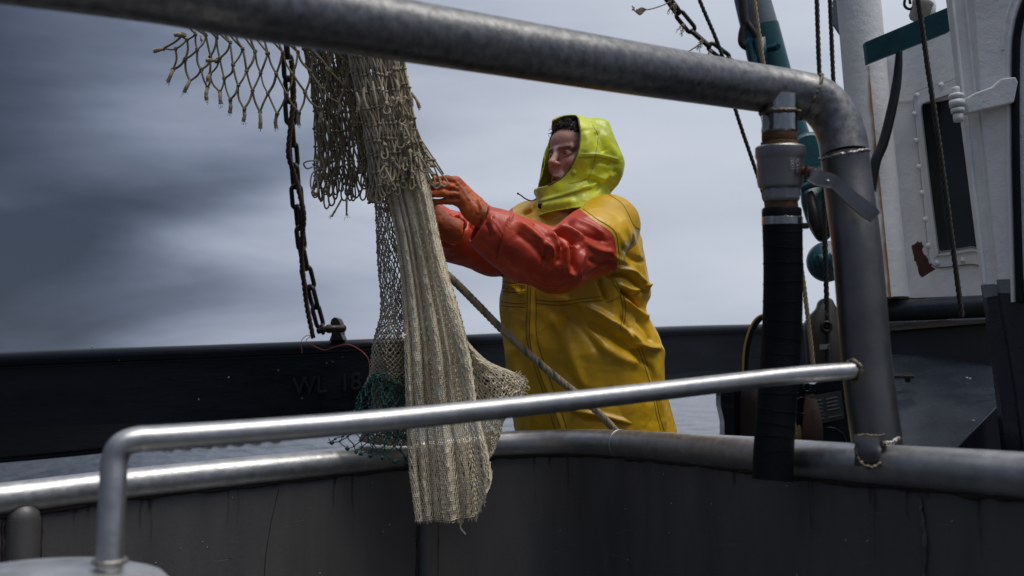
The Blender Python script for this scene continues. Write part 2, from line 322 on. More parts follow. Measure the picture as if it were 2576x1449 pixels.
def stain_mat(name, col, sc_=40, thr=.45):
    m = bpy.data.materials.new(name); m.use_nodes = True; t = m.node_tree; bs = t.nodes['Principled BSDF']; l = t.links.new
    bs.inputs['Base Color'].default_value = (*col, 1); bs.inputs['Roughness'].default_value = .8
    a = t.nodes.new('ShaderNodeVertexColor'); a.layer_name = 'Col'; n = t.nodes.new('ShaderNodeTexNoise'); n.inputs['Scale'].default_value = sc_; n.inputs['Detail'].default_value = 6
    c = t.nodes.new('ShaderNodeTexCoord'); mp_ = t.nodes.new('ShaderNodeMapping'); mp_.inputs['Scale'].default_value = (1, 1, .25); l(c.outputs['Object'], mp_.inputs[0]); l(mp_.outputs[0], n.inputs[0])
    s = t.nodes.new('ShaderNodeSeparateColor'); l(a.outputs[0], s.inputs[0])
    ad = t.nodes.new('ShaderNodeMath'); ad.operation = 'ADD'; l(s.outputs[0], ad.inputs[0]); l(n.outputs[0], ad.inputs[1])
    mr = t.nodes.new('ShaderNodeMapRange'); l(ad.outputs[0], mr.inputs[0]); mr.inputs[1].default_value = 1-thr*.5; mr.inputs[2].default_value = 1.3
    l(mr.outputs[0], bs.inputs['Alpha']); return m
mt['ruststain'] = stain_mat('rust_stain', (.30, .13, .02))
mt['runs'] = stain_mat('brown_runs', (.035, .022, .014), 60)
mt['scratch'] = mat('bright_scratch', (.16, .16, .16), .5)

def rope(mb, pts, Rr, strands=3, pitch=None, n=6, rs=None, green=None, sub=None):
    """laid rope: helical strands round a path; green = second MB for one strand"""
    p = np.asarray(pts, float); seg = np.linalg.norm(np.diff(p, axis=0), axis=1); L = np.concatenate([[0], np.cumsum(seg)])
    pitch = pitch or Rr*7; m = max(int(L[-1]/(pitch/9)), 4); m = min(m, 1200); s_ = np.linspace(0, L[-1], m)
    q = np.stack([np.interp(s_, L, p[:, i]) for i in range(3)], 1); t = unit(np.gradient(q, axis=0))
    a = unit(np.cross(t, [.1, 1, .05])); b = np.cross(t, a)
    for k in range(strands):
        ph = 2*math.pi*(s_/pitch+k/strands); h = q+Rr*.5*(np.cos(ph)[:, None]*a+np.sin(ph)[:, None]*b)
        (green if (green is not None and k == 0) else mb).tube(h, rs or Rr*.56, n)
def noise3(p, s, seed=0):
    r_ = np.random.default_rng(seed); G = r_.uniform(-1, 1, (32, 32, 32)).astype(np.float32)
    q = p*s; i = np.floor(q).astype(int); f = q-i; f = f*f*(3-2*f); i0 = i % 32; i1 = (i+1) % 32
    def g(a, b, c): return G[a[..., 0], b[..., 1], c[..., 2]]
    x, y, z = f[..., 0], f[..., 1], f[..., 2]
    def L_(a, b, t): return a+(b-a)*t
    return L_(L_(L_(g(i0, i0, i0), g(i1, i0, i0), x), L_(g(i0, i1, i0), g(i1, i1, i0), x), y),
              L_(L_(g(i0, i0, i1), g(i1, i0, i1), x), L_(g(i0, i1, i1), g(i1, i1, i1), x), y), z)
def surface_nets(fn, lo, hi, h, mask=None):
    """vertices (n,3), quads (m,4) of fn(p)=0 (negative inside)"""
    lo = np.asarray(lo, float); n = np.ceil((np.asarray(hi)-lo)/h).astype(int)+1
    F = np.empty(n, np.float32); xs = [lo[k]+h*np.arange(n[k]) for k in range(3)]
    for i0 in range(0, n[0], 16):
        g = np.stack(np.meshgrid(xs[0][i0:i0+16], xs[1], xs[2], indexing='ij'), -1).astype(np.float32)
        F[i0:i0+16] = fn(g)
    S = F < 0
    cnt = sum(S[a:n[0]-1+a, b:n[1]-1+b, c:n[2]-1+c].astype(np.int8) for a in (0, 1) for b in (0, 1) for c in (0, 1))
    act = (cnt > 0) & (cnt < 8); idx = np.argwhere(act); ids = -np.ones(act.shape, int); ids[tuple(idx.T)] = np.arange(len(idx))
    acc = np.zeros((len(idx), 3)); w_ = np.zeros(len(idx))
    for ax in range(3):
        o = [a for a in range(3) if a != ax]
        for da in (0, 1):
            for db in (0, 1):
                c0 = idx.copy(); c0[:, o[0]] += da; c0[:, o[1]] += db; c1 = c0.copy(); c1[:, ax] += 1
                f0 = F[tuple(c0.T)]; f1 = F[tuple(c1.T)]; cr_ = (f0 < 0) != (f1 < 0); t = np.where(cr_, f0/np.where(cr_, f0-f1, 1), 0)
                pt = c0.astype(float); pt[:, ax] += t; acc += pt*cr_[:, None]; w_ += cr_
    V = lo+h*acc/w_[:, None]; Q = []
    for ax in range(3):
        o = [(ax+1) % 3, (ax+2) % 3]
        sl0 = [slice(None)]*3; sl1 = [slice(None)]*3; sl0[ax] = slice(0, n[ax]-1); sl1[ax] = slice(1, n[ax])
        ch = S[tuple(sl0)] != S[tuple(sl1)]; e = np.argwhere(ch); e = e[(e[:, o[0]] > 0) & (e[:, o[1]] > 0) & (e[:, o[0]] < n[o[0]]-1) & (e[:, o[1]] < n[o[1]]-1)]
        q = []
        for da, db in ((-1, -1), (0, -1), (0, 0), (-1, 0)):
            c = e.copy(); c[:, o[0]] += da; c[:, o[1]] += db; q.append(ids[tuple(c.T)])
        q = np.stack(q, 1); ins = S[tuple(e.T)]; q[~ins] = q[~ins][:, ::-1]; Q.append(q)
    return V, np.vstack(Q)
def vnormals(V, Q):
    n = np.cross(V[Q[:, 2]]-V[Q[:, 0]], V[Q[:, 3]]-V[Q[:, 1]]); o = np.zeros_like(V)
    for k in range(4): np.add.at(o, Q[:, k], n)
    return unit(o)
def relax(V, Q, it=2, lam=.5):
    E = np.vstack([Q[:, [0, 1]], Q[:, [1, 2]], Q[:, [2, 3]], Q[:, [3, 0]]]); 
    for _ in range(it):
        acc = np.zeros_like(V); c = np.zeros(len(V)); np.add.at(acc, E[:, 0], V[E[:, 1]]); np.add.at(acc, E[:, 1], V[E[:, 0]]); np.add.at(c, E[:, 0], 1); np.add.at(c, E[:, 1], 1)
        V = V+lam*(acc/np.maximum(c, 1)[:, None]-V)
    return V
def smin(a, b, k):
    h = np.clip(.5+.5*(b-a)/k, 0, 1); return b*(1-h)+a*h-k*h*(1-h)
def smax(a, b, k): return -smin(-a, -b, k)
def sd_cone(p, a, b, ra, rb):
    a = np.asarray(a, np.float32); b = np.asarray(b, np.float32); ba = b-a; pa = p-a
    t = np.clip((pa@ba)/(ba@ba), 0, 1); return np.linalg.norm(pa-t[..., None]*ba, axis=-1)-(ra+(rb-ra)*t)
def sd_chain(p, pts, rs, k=.01):
    d = sd_cone(p, pts[0], pts[1], rs[0], rs[1])
    for i in range(1, len(pts)-1): d = smin(d, sd_cone(p, pts[i], pts[i+1], rs[i], rs[i+1]), k)
    return d
def sd_ell(p, c, r, B=None):
    q = p-np.asarray(c, np.float32)
    if B is not None: q = q@np.asarray(B, np.float32).T
    r = np.asarray(r, np.float32); k0 = np.linalg.norm(q/r, axis=-1); k1 = np.linalg.norm(q/(r*r), axis=-1)
    return k0*(k0-1)/np.maximum(k1, 1e-6)
def bvh_of(V, Q): return BVHTree.FromPolygons([tuple(v) for v in V], [tuple(int(i) for i in q) for q in Q])
camv = Vector((0, 0, CAMZ))
def cast(bv, x, y, off=0.0):
    d = Vector(P(x, y, 1.0))-camv; d.normalize(); h = bv.ray_cast(camv, d)
    if h[0] is None: return None
    n = h[1] if h[1].dot(d) < 0 else -h[1]; return np.array(h[0]+n*off)
def on_surface(bv, poly, off=.001, step=6):
    pts = smooth_path(poly, 12); segs_ = [[]]
    for x, y in pts:
        c = cast(bv, x, y, off)
        if c is None: continue
        if segs_[-1] and np.linalg.norm(c-segs_[-1][-1]) > .035: segs_.append([])
        segs_[-1].append(c)
    return [smooth_path(np.array(s_), 2) for s_ in segs_ if len(s_) > 4]
def on_surface_old(bv, poly, off=.001, step=6):
    pts = smooth_path(poly, 10); o = []
    for x, y in pts:
        c = cast(bv, x, y, off)
        if c is not None and (not o or np.linalg.norm(c-o[-1]) < .09): o.append(c)
    return np.array(o) if len(o) > 2 else None
def text_verts(s, size=1.0, extr=0.0, bev=0.0):
    cu = bpy.data.curves.new('txt', 'FONT'); cu.body = s; cu.size = size; cu.extrude = extr; cu.bevel_depth = bev; cu.align_x = 'CENTER'; cu.align_y = 'CENTER'
    o = bpy.data.objects.new('txt', cu); sc.collection.objects.link(o); me = o.to_mesh()
    V = np.array([v.co[:] for v in me.vertices]); F = [list(p.vertices) for p in me.polygons]; o.to_mesh_clear(); bpy.data.objects.remove(o); bpy.data.curves.remove(cu)
    return V, F
# ---------------------------------------------------------------- sea and deck
mb = MB(); zs = -2.2; g = 6000
mb.add([[-g, -200, zs], [g, -200, zs], [g, g, zs], [-g, g, zs]], [[0, 1, 2, 3]])
msea = bpy.data.materials.new('sea_water'); msea.use_nodes = True; t = msea.node_tree; bs = t.nodes['Principled BSDF']
bs.inputs['Base Color'].default_value = (.05, .055, .065, 1); bs.inputs['Roughness'].default_value = .12; bs.inputs['IOR'].default_value = 1.33
c = t.nodes.new('ShaderNodeTexCoord'); prev = None
for s_, d_, st in ((.25, .9, (1, .6, 1)), (1.1, .55, (1, .45, 1)), (4.0, .16, (1, .35, 1))):
    mp_ = t.nodes.new('ShaderNodeMapping'); mp_.inputs['Scale'].default_value = st; n = t.nodes.new('ShaderNodeTexNoise'); n.inputs['Scale'].default_value = s_; n.inputs['Detail'].default_value = 4
    b = t.nodes.new('ShaderNodeBump'); b.inputs['Distance'].default_value = d_; t.links.new(c.outputs['Object'], mp_.inputs[0]); t.links.new(mp_.outputs[0], n.inputs[0]); t.links.new(n.outputs[0], b.inputs['Height'])
    if prev is not None: t.links.new(prev, b.inputs['Normal'])
    prev = b.outputs[0]
t.links.new(prev, bs.inputs['Normal']); struct('sea', mb, msea)
mb = MB(); mb.box((.6, 2.6, -.06), (3.6, 2.75, .06)); struct('deck', mb, mt['deck'])

# ---------------------------------------------------------------- vat: rim pipe and curved wall
K = 1.067
RIM = [(-2300, 1420, 1.60), (-1200, 1380, 1.85), (-420, 1300, 2.05), (0, 1256, 2.26), (296, 1220, 2.43), (633, 1184, 2.58), (966, 1149, 2.80), (1200, 1122, 2.93), (1400, 1113, 2.93), (1560, 1116, 2.75), (1739, 1130, 2.43), (1889, 1142, 2.16), (2072, 1159, 1.95), (2406, 1184, 1.68), (2576, 1197, 1.57), (2950, 1228, 1.38), (3900, 1330, 1.12), (5200, 1480, .90)]
rim = smooth_path([(x, y, d*K) for x, y, d in RIM], 12); rimw = PA(rim)
vat = thing('vat', 'curved dark steel hopper with a thick stainless rim pipe in front of the fisherman', 'hopper', (0.3, 2.6, 0))
mb = MB(); mb.tube(rimw, .040, 28); mesh_obj('rim_pipe', mb, mt['steel_rim'], vat)
out_n = unit(np.stack([np.gradient(rimw, axis=0)[:, 1], -np.gradient(rimw, axis=0)[:, 0], 0*rimw[:, 0]], 1))    # towards camera
mb = MB(); wt = rimw.copy(); wt[:, 2] -= .036; nrow = 24; rows = []
ztop = wt[:, 2]
for k in range(nrow+1):
    r_ = wt.copy(); r_[:, 2] = ztop+(.004-ztop)*k/nrow; rows.append(r_+out_n*.012)
ro = [q-out_n*.010 for q in rows]; m_ = len(rimw)
def gridf(a, b): 
    i = np.arange(a-1)[:, None]*b; j = np.arange(b-1)[None]; return np.stack([i+j, i+j+1, i+b+j+1, i+b+j], -1).reshape(-1, 4)
mb.add(np.vstack(rows), gridf(nrow+1, m_)); mb.add(np.vstack(ro), gridf(nrow+1, m_)[:, ::-1]); mesh_obj('wall_plate', mb, mt['vat'], vat)
# irregular sealant line below the rim
mb = MB(); gl = wt+out_n*.014; gl[:, 2] += .004*noise3(gl, 30, 3)-.002; mb.tube(gl, .0065+.0035*noise3(gl, 45, 4), 8); mesh_obj('sealant', mb, mt['gunk'], vat)
def rim_at(x):
    i = np.argmin(abs(rim[:, 0]-x)); return rimw[i], out_n[i]
def stiff(x, wpx):
    c_, n_ = rim_at(x); r_ = wpx/2*1.0/FPX*rim[np.argmin(abs(rim[:, 0]-x)), 2]
    b = MB(); top = c_+n_*.012; top[2] -= .050
    b.tube([top+[0, 0, .0], top*[1, 1, 0]+[0, 0, .01]], r_, 20); b.ball(top, r_*.98); return b, top, r_
for x_, w_ in ((60, 84), (1074, 52)):
    b, top, r_ = stiff(x_, w_); o = mesh_obj('stiffener', b, mt['vat'], vat); o['label'] = 'vertical half-round stiffener on the vat wall'
    b = MB(); c_, n_ = rim_at(x_); tg = np.cross(n_, [0, 0, 1])
    for s_ in (-1, 1):
        q = np.array([top+tg*s_*r_*1.02+n_*.003+[0, 0, -z] for z in np.linspace(0, top[2]-.02, 40)]); q += .002*rng.normal(size=q.shape); b.tube(q, .0045, 6)
    mesh_obj('seam_bead', b, mt['gunk'], o)
c_, n_ = rim_at(2335); b = MB(); tg = np.cross(n_, [0, 0, 1]); zz_ = np.linspace(c_[2]-.05, .02, 160); q = np.array([[c_[0], c_[1], z] for z in zz_])+n_*.014+tg*(.004*np.sin(zz_*30))[:, None]
b.tube(q+.0012*rng.normal(size=q.shape), .005+.0022*noise3(q, 60, 5), 8); mesh_obj('vertical_weld', b, mt['vat'], vat)
mb = MB()   # joint bead on the rim
for x_ in (1565,):
    i = np.argmin(abs(rim[:, 0]-x_)); mb.torus(rimw[i], rimw[i+1]-rimw[i], .040, .0022, 32, 6)
mesh_obj('rim_joint', mb, mt['steel_rim'], vat)

# runs, scratches and rivulets on the vat wall
def wall_at(x, dz, off=.0155):
    i = np.interp(x, rim[:, 0], np.arange(len(rim))); c_ = np.array([np.interp(i, np.arange(len(rim)), rimw[:, k]) for k in range(3)]); n_ = np.array([np.interp(i, np.arange(len(rim)), out_n[:, k]) for k in range(3)])
    return c_*[1, 1, 1]+n_*off-[0, 0, .036+dz]
for k in range(26):
    x0 = rng.uniform(150, 2520); L_ = rng.uniform(.03, .22); w0 = rng.uniform(3, 10); V_, C_ = [], []
    for t_ in np.linspace(0, 1, 12):
        for u in np.linspace(-1, 1, 5):
            V_.append(wall_at(x0+u*w0*(1-.7*t_)+2*math.sin(t_*7+k), .004+L_*t_)); C_.append([(1-abs(u)**1.5)*(1-t_)**.6*.62]*3)
    b = MB(); b.add(np.array(V_), gridf(12, 5)); mesh_obj('rust_run', b, mt['runs'], vat, True, {'Col': np.array(C_)})
b = MB(); q = np.array([wall_at(np.interp(t_, [0, .3, .6, 1], [698, 680, 668, 664]), .02+.30*t_, .0125) for t_ in np.linspace(0, 1, 40)]); b.tube(q, .0011, 5); mesh_obj('hairline_crack', b, mt['gunk'], vat)
for k in range(16):
    x0 = rng.uniform(300, 2400); dz = rng.uniform(.05, .3); q = np.array([wall_at(x0+rng.uniform(.6, 1)*60*t_, dz+.01*math.sin(t_*2+k)-.012*t_, .0122) for t_ in np.linspace(0, 1, 10)]); b = MB(); b.tube(q, .0004, 4); mesh_obj('scratch', b, mt['scratch'], vat)
for k in range(34):
    b = MB(); b.ball(wall_at(rng.uniform(100, 2500), rng.uniform(.01, .32), .0125), (.0018, .0012, .0022), 6, 5); mesh_obj('water_drop', b, mt['chrome'], vat)
# ---------------------------------------------------------------- big top rail with elbow and post, thin handrail
rail = thing('guard_rail', 'thick grey stainless guard rail pipe that bends down into a post beside the hose valve', 'railing', tuple(P(2204, 1130, 2.03)))
TOPR = smooth_path([(-4200, -800, .62), (-1600, -360, .88), (-600, -185, 1.06), (0, -95, 1.22), (400, -34, 1.35), (644, 13, 1.43), (1030, 79, 1.62), (1545, 164, 1.87), (1835, 210, 2.07), (1960, 229, 2.13), (2035, 243, 2.15)], 10)
ELB = smooth_path([(2035, 243, 2.15), (2070, 262, 2.155), (2100, 300, 2.15), (2118, 348, 2.14), (2125, 390, 2.13)], 10)
POST = smooth_path([(2125, 390, 2.13), (2133, 460, 2.12), (2157, 640, 2.08), (2181, 922, 2.05), (2204, 1098, 2.03), (2210, 1150, 2.03)], 8)
rr = .0495
mb = MB(); mb.tube(PA(TOPR), rr, 40); mesh_obj('top_pipe', mb, mt['steel_top'], rail)
mb = MB(); mb.tube(PA(ELB), rr*1.01, 40); mesh_obj('elbow', mb, mt['steel_top'], rail)
mb = MB(); mb.tube(PA(POST), rr, 40); mesh_obj('post', mb, mt['steel'], rail)
def bead(c_, ax, Rr, r, m_, par, name='weld', n=64):
    b = MB(); ax = unit(np.asarray(ax, float)); e1 = unit(np.cross(ax, [0, 0, 1.] if abs(ax[2]) < .9 else [1., 0, 0])); e2 = np.cross(ax, e1)
    a = np.linspace(0, 2*math.pi, n+1); q = c_+Rr*(np.cos(a)[:, None]*e1+np.sin(a)[:, None]*e2)+.0012*rng.normal(size=(n+1, 3))
    b.tube(q, r*(1+.35*rng.normal(size=n+1).clip(-1, 1)), 8); return mesh_obj(name, b, m_, par)
bead(P(2037, 244, 2.15), P(2040, 245, 2.15)-P(2034, 242.5, 2.15), rr, .0032, mt['weld_dark'], rail)
bead(P(2125, 390, 2.13), P(2126, 396, 2.13)-P(2124, 384, 2.13), rr, .0034, mt['weld'], rail)
# saddle patch where the post meets the rim, with weld and rust
b = MB(); pp = P(2186, 1135, 1.975)
sadd = []
for a in np.linspace(-1.05, 1.05, 14):
    for z in np.linspace(0, 1, 10):
        q = P(2190+a*34, 1094+z*80, 1.905); q[1] += .010*a*a-.008*math.sin(z*math.pi)+.004; sadd.append(q)
b.add(np.array(sadd), gridf(14, 10)); mesh_obj('saddle_patch', b, mt['steel'], rail)
b = MB(); q = np.array([P(2190+math.cos(a)*37*(1 if math.sin(a) < .2 else 1), 1130+math.sin(a)*46, 1.898+.012*math.cos(a)**2) for a in np.linspace(-.35, math.pi+.35, 50)])
b.tube(q+.0008*rng.normal(size=q.shape), .0032+.0008*rng.normal(size=50), 8)
q = np.array([P(2190+s_*35, 1095+2*math.sin(s_*4), 1.90) for s_ in np.linspace(-1, 1, 24)]); b.tube(q+.001*rng.normal(size=q.shape), .0022, 6); mesh_obj('saddle_weld', b, mt['weld_dark'], rail)
b = MB(); q = np.array([P(2222+s_*44, 1120-16*s_-3*math.sin(s_*9), 1.945) for s_ in np.linspace(0, 1, 24)]); b.tube(q+.001*rng.normal(size=q.shape), .0042, 8); mesh_obj('bright_weld', b, mt['weld'], rail)
THIN = smooth_path([(2150, 932, 1.985), (1989, 945, 1.93), (1800, 967, 1.86), (1500, 1002, 1.74), (1200, 1034, 1.62), (900, 1064, 1.51), (600, 1088, 1.41), (400, 1102, 1.35), (345, 1106, 1.335), (305, 1122, 1.325), (288, 1160, 1.32), (284, 1230, 1.31), (276, 1400, 1.29), (275, 1425, 1.29)], 12)
b = MB(); thw = PA(THIN); b.tube(thw, .0172, 24); mesh_obj('lower_rail', b, mt['steel_rail'], rail)
bead(P(2146, 932, 1.985), P(2150, 932, 1.985)-P(2140, 933, 1.98), .020, .0045, mt['weld_dark'], rail, 'rail_weld', 32)
# small drips hanging under the lower rail
b = MB()
for x in (430, 470, 512, 560, 605, 640, 700):
    i = np.argmin(abs(THIN[:, 0]-x)); b = MB(); b.ball(thw[i]-[0, 0, .0172], (.008, .004, .0035), 8, 6); mesh_obj('water_drip', b, mt['steel_rail'], rail)
# tank lid lower left
lid = thing('domed_lid', 'blurred domed galvanised lid at the bottom corner under the end of the thin rail', 'lid', tuple(P(120, 1600, 1.25)))
b = MB(); base = P(100, 1600, 1.28); b.lathe(base, (0, 0, 1), [(-.12, .17), (.02, .172), (.050, .166), (.068, .148), (.078, .115), (.083, .07), (.085, .01)], 48); mesh_obj('dome', b, mat('galvanised', (.62, .62, .62), .45, .8, var=(.34, .34, .34), vscale=18, vamt=.9, bump=.002, bscale=40), lid)
b = MB(); b.torus(P(276, 1412, 1.29), (0, 0, 1), .019, .004, 24, 6); mesh_obj('weld_ring', b, mt['weld'], lid)

# ---------------------------------------------------------------- hose and ball valve
def axis_at(y): return P(1961+(y-600)*-.002, y, 2.11)
pm = 2.11/FPX
hose = thing('hose_valve', 'grey ball valve with lever hanging under the guard rail and feeding a black hose', 'valve', tuple(P(1961, 280, 2.11)))
top = axis_at(270); dn = unit(axis_at(560)-axis_at(270))
def lat(prof, m_, name, par=hose, n=40, ang=35, dx=0):
    b = MB(); base = P(1961+dx, 270, 2.11); b.lathe(base, dn, [((y-270)*pm, r*pm) for y, r in prof], n); return sharp(mesh_obj(name, b, m_, par), ang)
lat([(240, 44), (318, 44), (330, 46), (334, 44)], mt['chrome'], 'nipple')
lat([(333, 43), (337, 44), (352, 44), (356, 42), (358, 46), (371, 47)], mt['rust'], 'threaded_joint')
body = lat([(368, 58), (372, 62), (395, 62), (400, 59), (403, 58), (462, 56), (470, 54), (476, 46)], mt['valve'], 'valve_body', dx=2)
lat([(474, 47), (478, 48), (500, 48), (506, 44)], mt['valve'], 'hex_nut', n=8, ang=20, dx=4)
lat([(504, 40), (526, 42)], mt['rust'], 'hose_tail', dx=5)
lat([(523, 46), (528, 49), (546, 49), (547, 47)], mt['rubber'], 'rubber_collar', dx=6)
lat([(546, 49.5), (547, 50.5), (565, 50.5), (566, 49.5)], mt['chrome'], 'hose_clamp', dx=7)
b = MB(); b.rbox(P(2022, 568, 2.10), (.010, .006, .006)); mesh_obj('clamp_screw', b, mt['iron'], hose)
bead(P(1962, 284, 2.11), dn, .040, .004, mt['weld_dark'], hose, 'socket_weld', 48)
V, F = text_verts('1000\nWOG', .0135, .0006, .0003)
V = V@np.array([[0, 0, -1], [0, 1, 0], [0, 0, 1]], float).T if False else V
ang_ = R(90); Rz = np.array([[math.cos(ang_), -math.sin(ang_), 0], [math.sin(ang_), math.cos(ang_), 0], [0, 0, 1]]); V = V@Rz.T
c0 = P(1963, 424, 2.11); rad = 58.4*pm; off = R(22); th_ = V[:, 0]/rad+off
V2 = np.stack([c0[0]+(rad+V[:, 2])*np.sin(th_), c0[1]-(rad+V[:, 2])*np.cos(th_), c0[2]+V[:, 1]], 1)
b = MB(); b.add(V2, F); mesh_obj('cast_lettering', b, mt['valve'], body)
# lever
b = MB(); b.tube([P(2015, 430, 2.09), P(2048, 431, 2.06)], .0085, 12); b.tube([P(2030, 416, 2.07), P(2031, 447, 2.07)], .005, 8); mesh_obj('stem', b, mt['rust'], hose)
b = MB(); lv = [(2046, 436, 2.045), (2062, 447, 2.035), (2095, 455, 2.03), (2110, 466, 2.03), (2150, 502, 2.02), (2190, 533, 2.01), (2203, 545, 2.01)]
lp = smooth_path(lv, 6); lw = PA(lp); hw = np.interp(np.arange(len(lw)), [0, 12, 18, len(lw)-8, len(lw)-1], [22, 17, 15, 18, 14])*2.03/FPX
tg = unit(np.gradient(lw, axis=0)); fw = unit(lw-np.array([0, 0, CAMZ])); sd = unit(np.cross(tg, fw)); nn_ = unit(np.cross(sd, tg))
ring = []
for s1, s2 in ((-1, -1), (1, -1), (1, 1), (-1, 1)): ring.append(lw+sd*hw[:, None]*s1+nn_*(.0028*s2+.010*(0))+nn_*0)
VV = np.stack(ring, 1).reshape(-1, 3); m_ = len(lw); i = np.arange(m_-1)[:, None]*4; j = np.arange(4)[None]; kk = (j+1) % 4
b.add(VV, np.stack([i+j, i+kk, i+4+kk, i+4+j], -1).reshape(-1, 4)); b.add(VV[:4], [[3, 2, 1, 0]]); b.add(VV[-4:], [[0, 1, 2, 3]])
b.tube(lw-sd*hw[:, None]*1.0, .0034, 6)
lev = mesh_obj('lever', b, mt['valve'], hose); sharp(lev)
b = MB(); b.ball(P(2082, 456, 2.015), .004); mesh_obj('rivet', b, mt['valve'], lev); b = MB(); b.tube([P(2046, 424, 2.05), P(2047, 450, 2.05)], .009, 6); mesh_obj('lever_nut', b, mt['valve'], lev)
hs = smooth_path([(1968, 560, 2.11), (1970, 700, 2.11), (1966, 850, 2.11), (1955, 1000, 2.10), (1947, 1120, 2.09), (1943, 1208, 2.08)], 40)
hw_ = PA(hs); wob = 1+.03*noise3(hw_, 9, 8)
hh = thing('suction_hose', 'black rubber hose hanging from the ball valve in front of the vat rim', 'hose', tuple(P(1968, 560, 2.11)))
b = MB(); b.tube(hw_, .0408*wob, 36); mesh_obj('hose_tube', b, mt['rubber'], hh)
b = MB()   # cloth wrap ridges
for k in range(16):
    i0 = int((k+.5)/16*(len(hw_)-4)); a = np.linspace(0, 2*math.pi, 40); ax = unit(hw_[i0+1]-hw_[i0]); e1 = unit(np.cross(ax, [0, 1, 0])); e2 = np.cross(ax, e1)
    q = hw_[i0]+.0414*(np.cos(a)[:, None]*e1+np.sin(a)[:, None]*e2)+ax*(.004*np.sin(a+k*1.3))[:, None]; b.tube(q, .0007, 5)
mesh_obj('wrap_ridge', b, mt['rubber'], hh)
b = MB(); b.ball(P(1979, 1222, 2.06), (.0022, .0022, .003)); mesh_obj('water_drop', b, mt['chrome'], hh)

# ---------------------------------------------------------------- bulwark beam
ST = [(-2600, 1010, 1055, 1200, 1320, 4.7), (-900, 930, 972, 1120, 1222, 4.7), (0, 885, 925, 1078, 1158, 4.7), (500, 868, 904, 1059, 1108, 4.7), (966, 851, 884, 1040, 1066, 4.7), (1250, 838, 867, 1008, 1042, 5.0), (1700, 820, 846, 940, 978, 6.4), (1950, 814, 839, 930, 962, 7.0), (2350, 800, 824, 912, 945, 7.6), (2700, 790, 812, 900, 930, 8.0), (3800, 765, 786, 868, 896, 8.8)]
st = smooth_path(ST, 10); bul = thing('bulwark', 'heavy black painted bulwark beam with a rounded cap running behind the fisherman', 'bulwark', tuple(P(966, 1066, 4.8)))
capc = np.array([P(s_[0], (s_[1]+s_[2])/2, s_[5]) for s_ in st]); capr = (st[:, 2]-st[:, 1])/2/FPX*st[:, 5]
b = MB(); b.tube(capc, capr, 28); mesh_obj('cap_pipe', b, mt['black_paint'], bul)
f1 = np.array([P(s_[0], s_[2]-4, s_[5]-.005) for s_ in st]); f2 = np.array([P(s_[0], s_[3], s_[5]-.005) for s_ in st]); f3 = np.array([P(s_[0], s_[4], s_[5]+.22) for s_ in st]); f4 = np.array([P(s_[0], s_[2]-4, s_[5]+.22) for s_ in st])
b = MB(); b.add(np.vstack([f1, f2, f3, f4]), gridf(4, len(st))); sharp(mesh_obj('side_plate', b, mt['black_paint'], bul), 25)
b = MB(); b.tube(np.array([P(s_[0], s_[2]+1, s_[5]-.012) for s_ in st]), .006, 8); b.tube(f3, .014, 8); mesh_obj('edge_bead', b, mt['black_paint'], bul)
V, F = text_verts('WL  18', 1.0, .02, .012); V[:, :2] -= (V[:, :2].max(0)+V[:, :2].min(0))/2; sx = V[:, 0].max()-V[:, 0].min(); sy = V[:, 1].max()-V[:, 1].min()
b = MB(); u_ = V[:, 0]/sx; v_ = V[:, 1]/sy
b.add(np.array([P(822+u*172, 966-u*14-v*44, 4.665-.012*z/.03) for u, v, z in zip(u_, v_, V[:, 2])]), F); mesh_obj('raised_letters', b, mt['letter'], bul, False)
b = MB()
for x, y in ((822, 913), (837, 910), (862, 898), (700, 932), (575, 950), (760, 1002), (500, 1005), (232, 873), (190, 893), (300, 905)):
    b = MB(); b.ball(P(x, y, 4.675), .0045, 6, 5); mesh_obj('paint_speck', b, mt['valve'], bul)
b = MB(); b.slab([P(828, 858, 4.64), P(864, 855, 4.64), P(858, 842, 4.64), P(855, 812, 4.64), P(850, 802, 4.64), P(842, 798, 4.64), P(834, 803, 4.64), P(831, 812, 4.64), P(834, 842, 4.64)], (.01, .05, 0))
pad = mesh_obj('padeye', b, mt['iron'], bul, False)
# thin pink twine lying over the bulwark
b = MB(); q = smooth_path([(930, 945), (927, 905), (905, 880), (875, 866), (845, 872), (815, 880), (785, 868), (770, 857), (782, 845), (768, 846), (758, 860), (760, 888)], 8)
b.tube(np.array([P(x, y, 4.62) for x, y in q]), .0016, 5); tag(mesh_obj('pink_twine', b, mt['pinkline']), 'thin pink twine trailing over the black bulwark below the chain', 'twine')

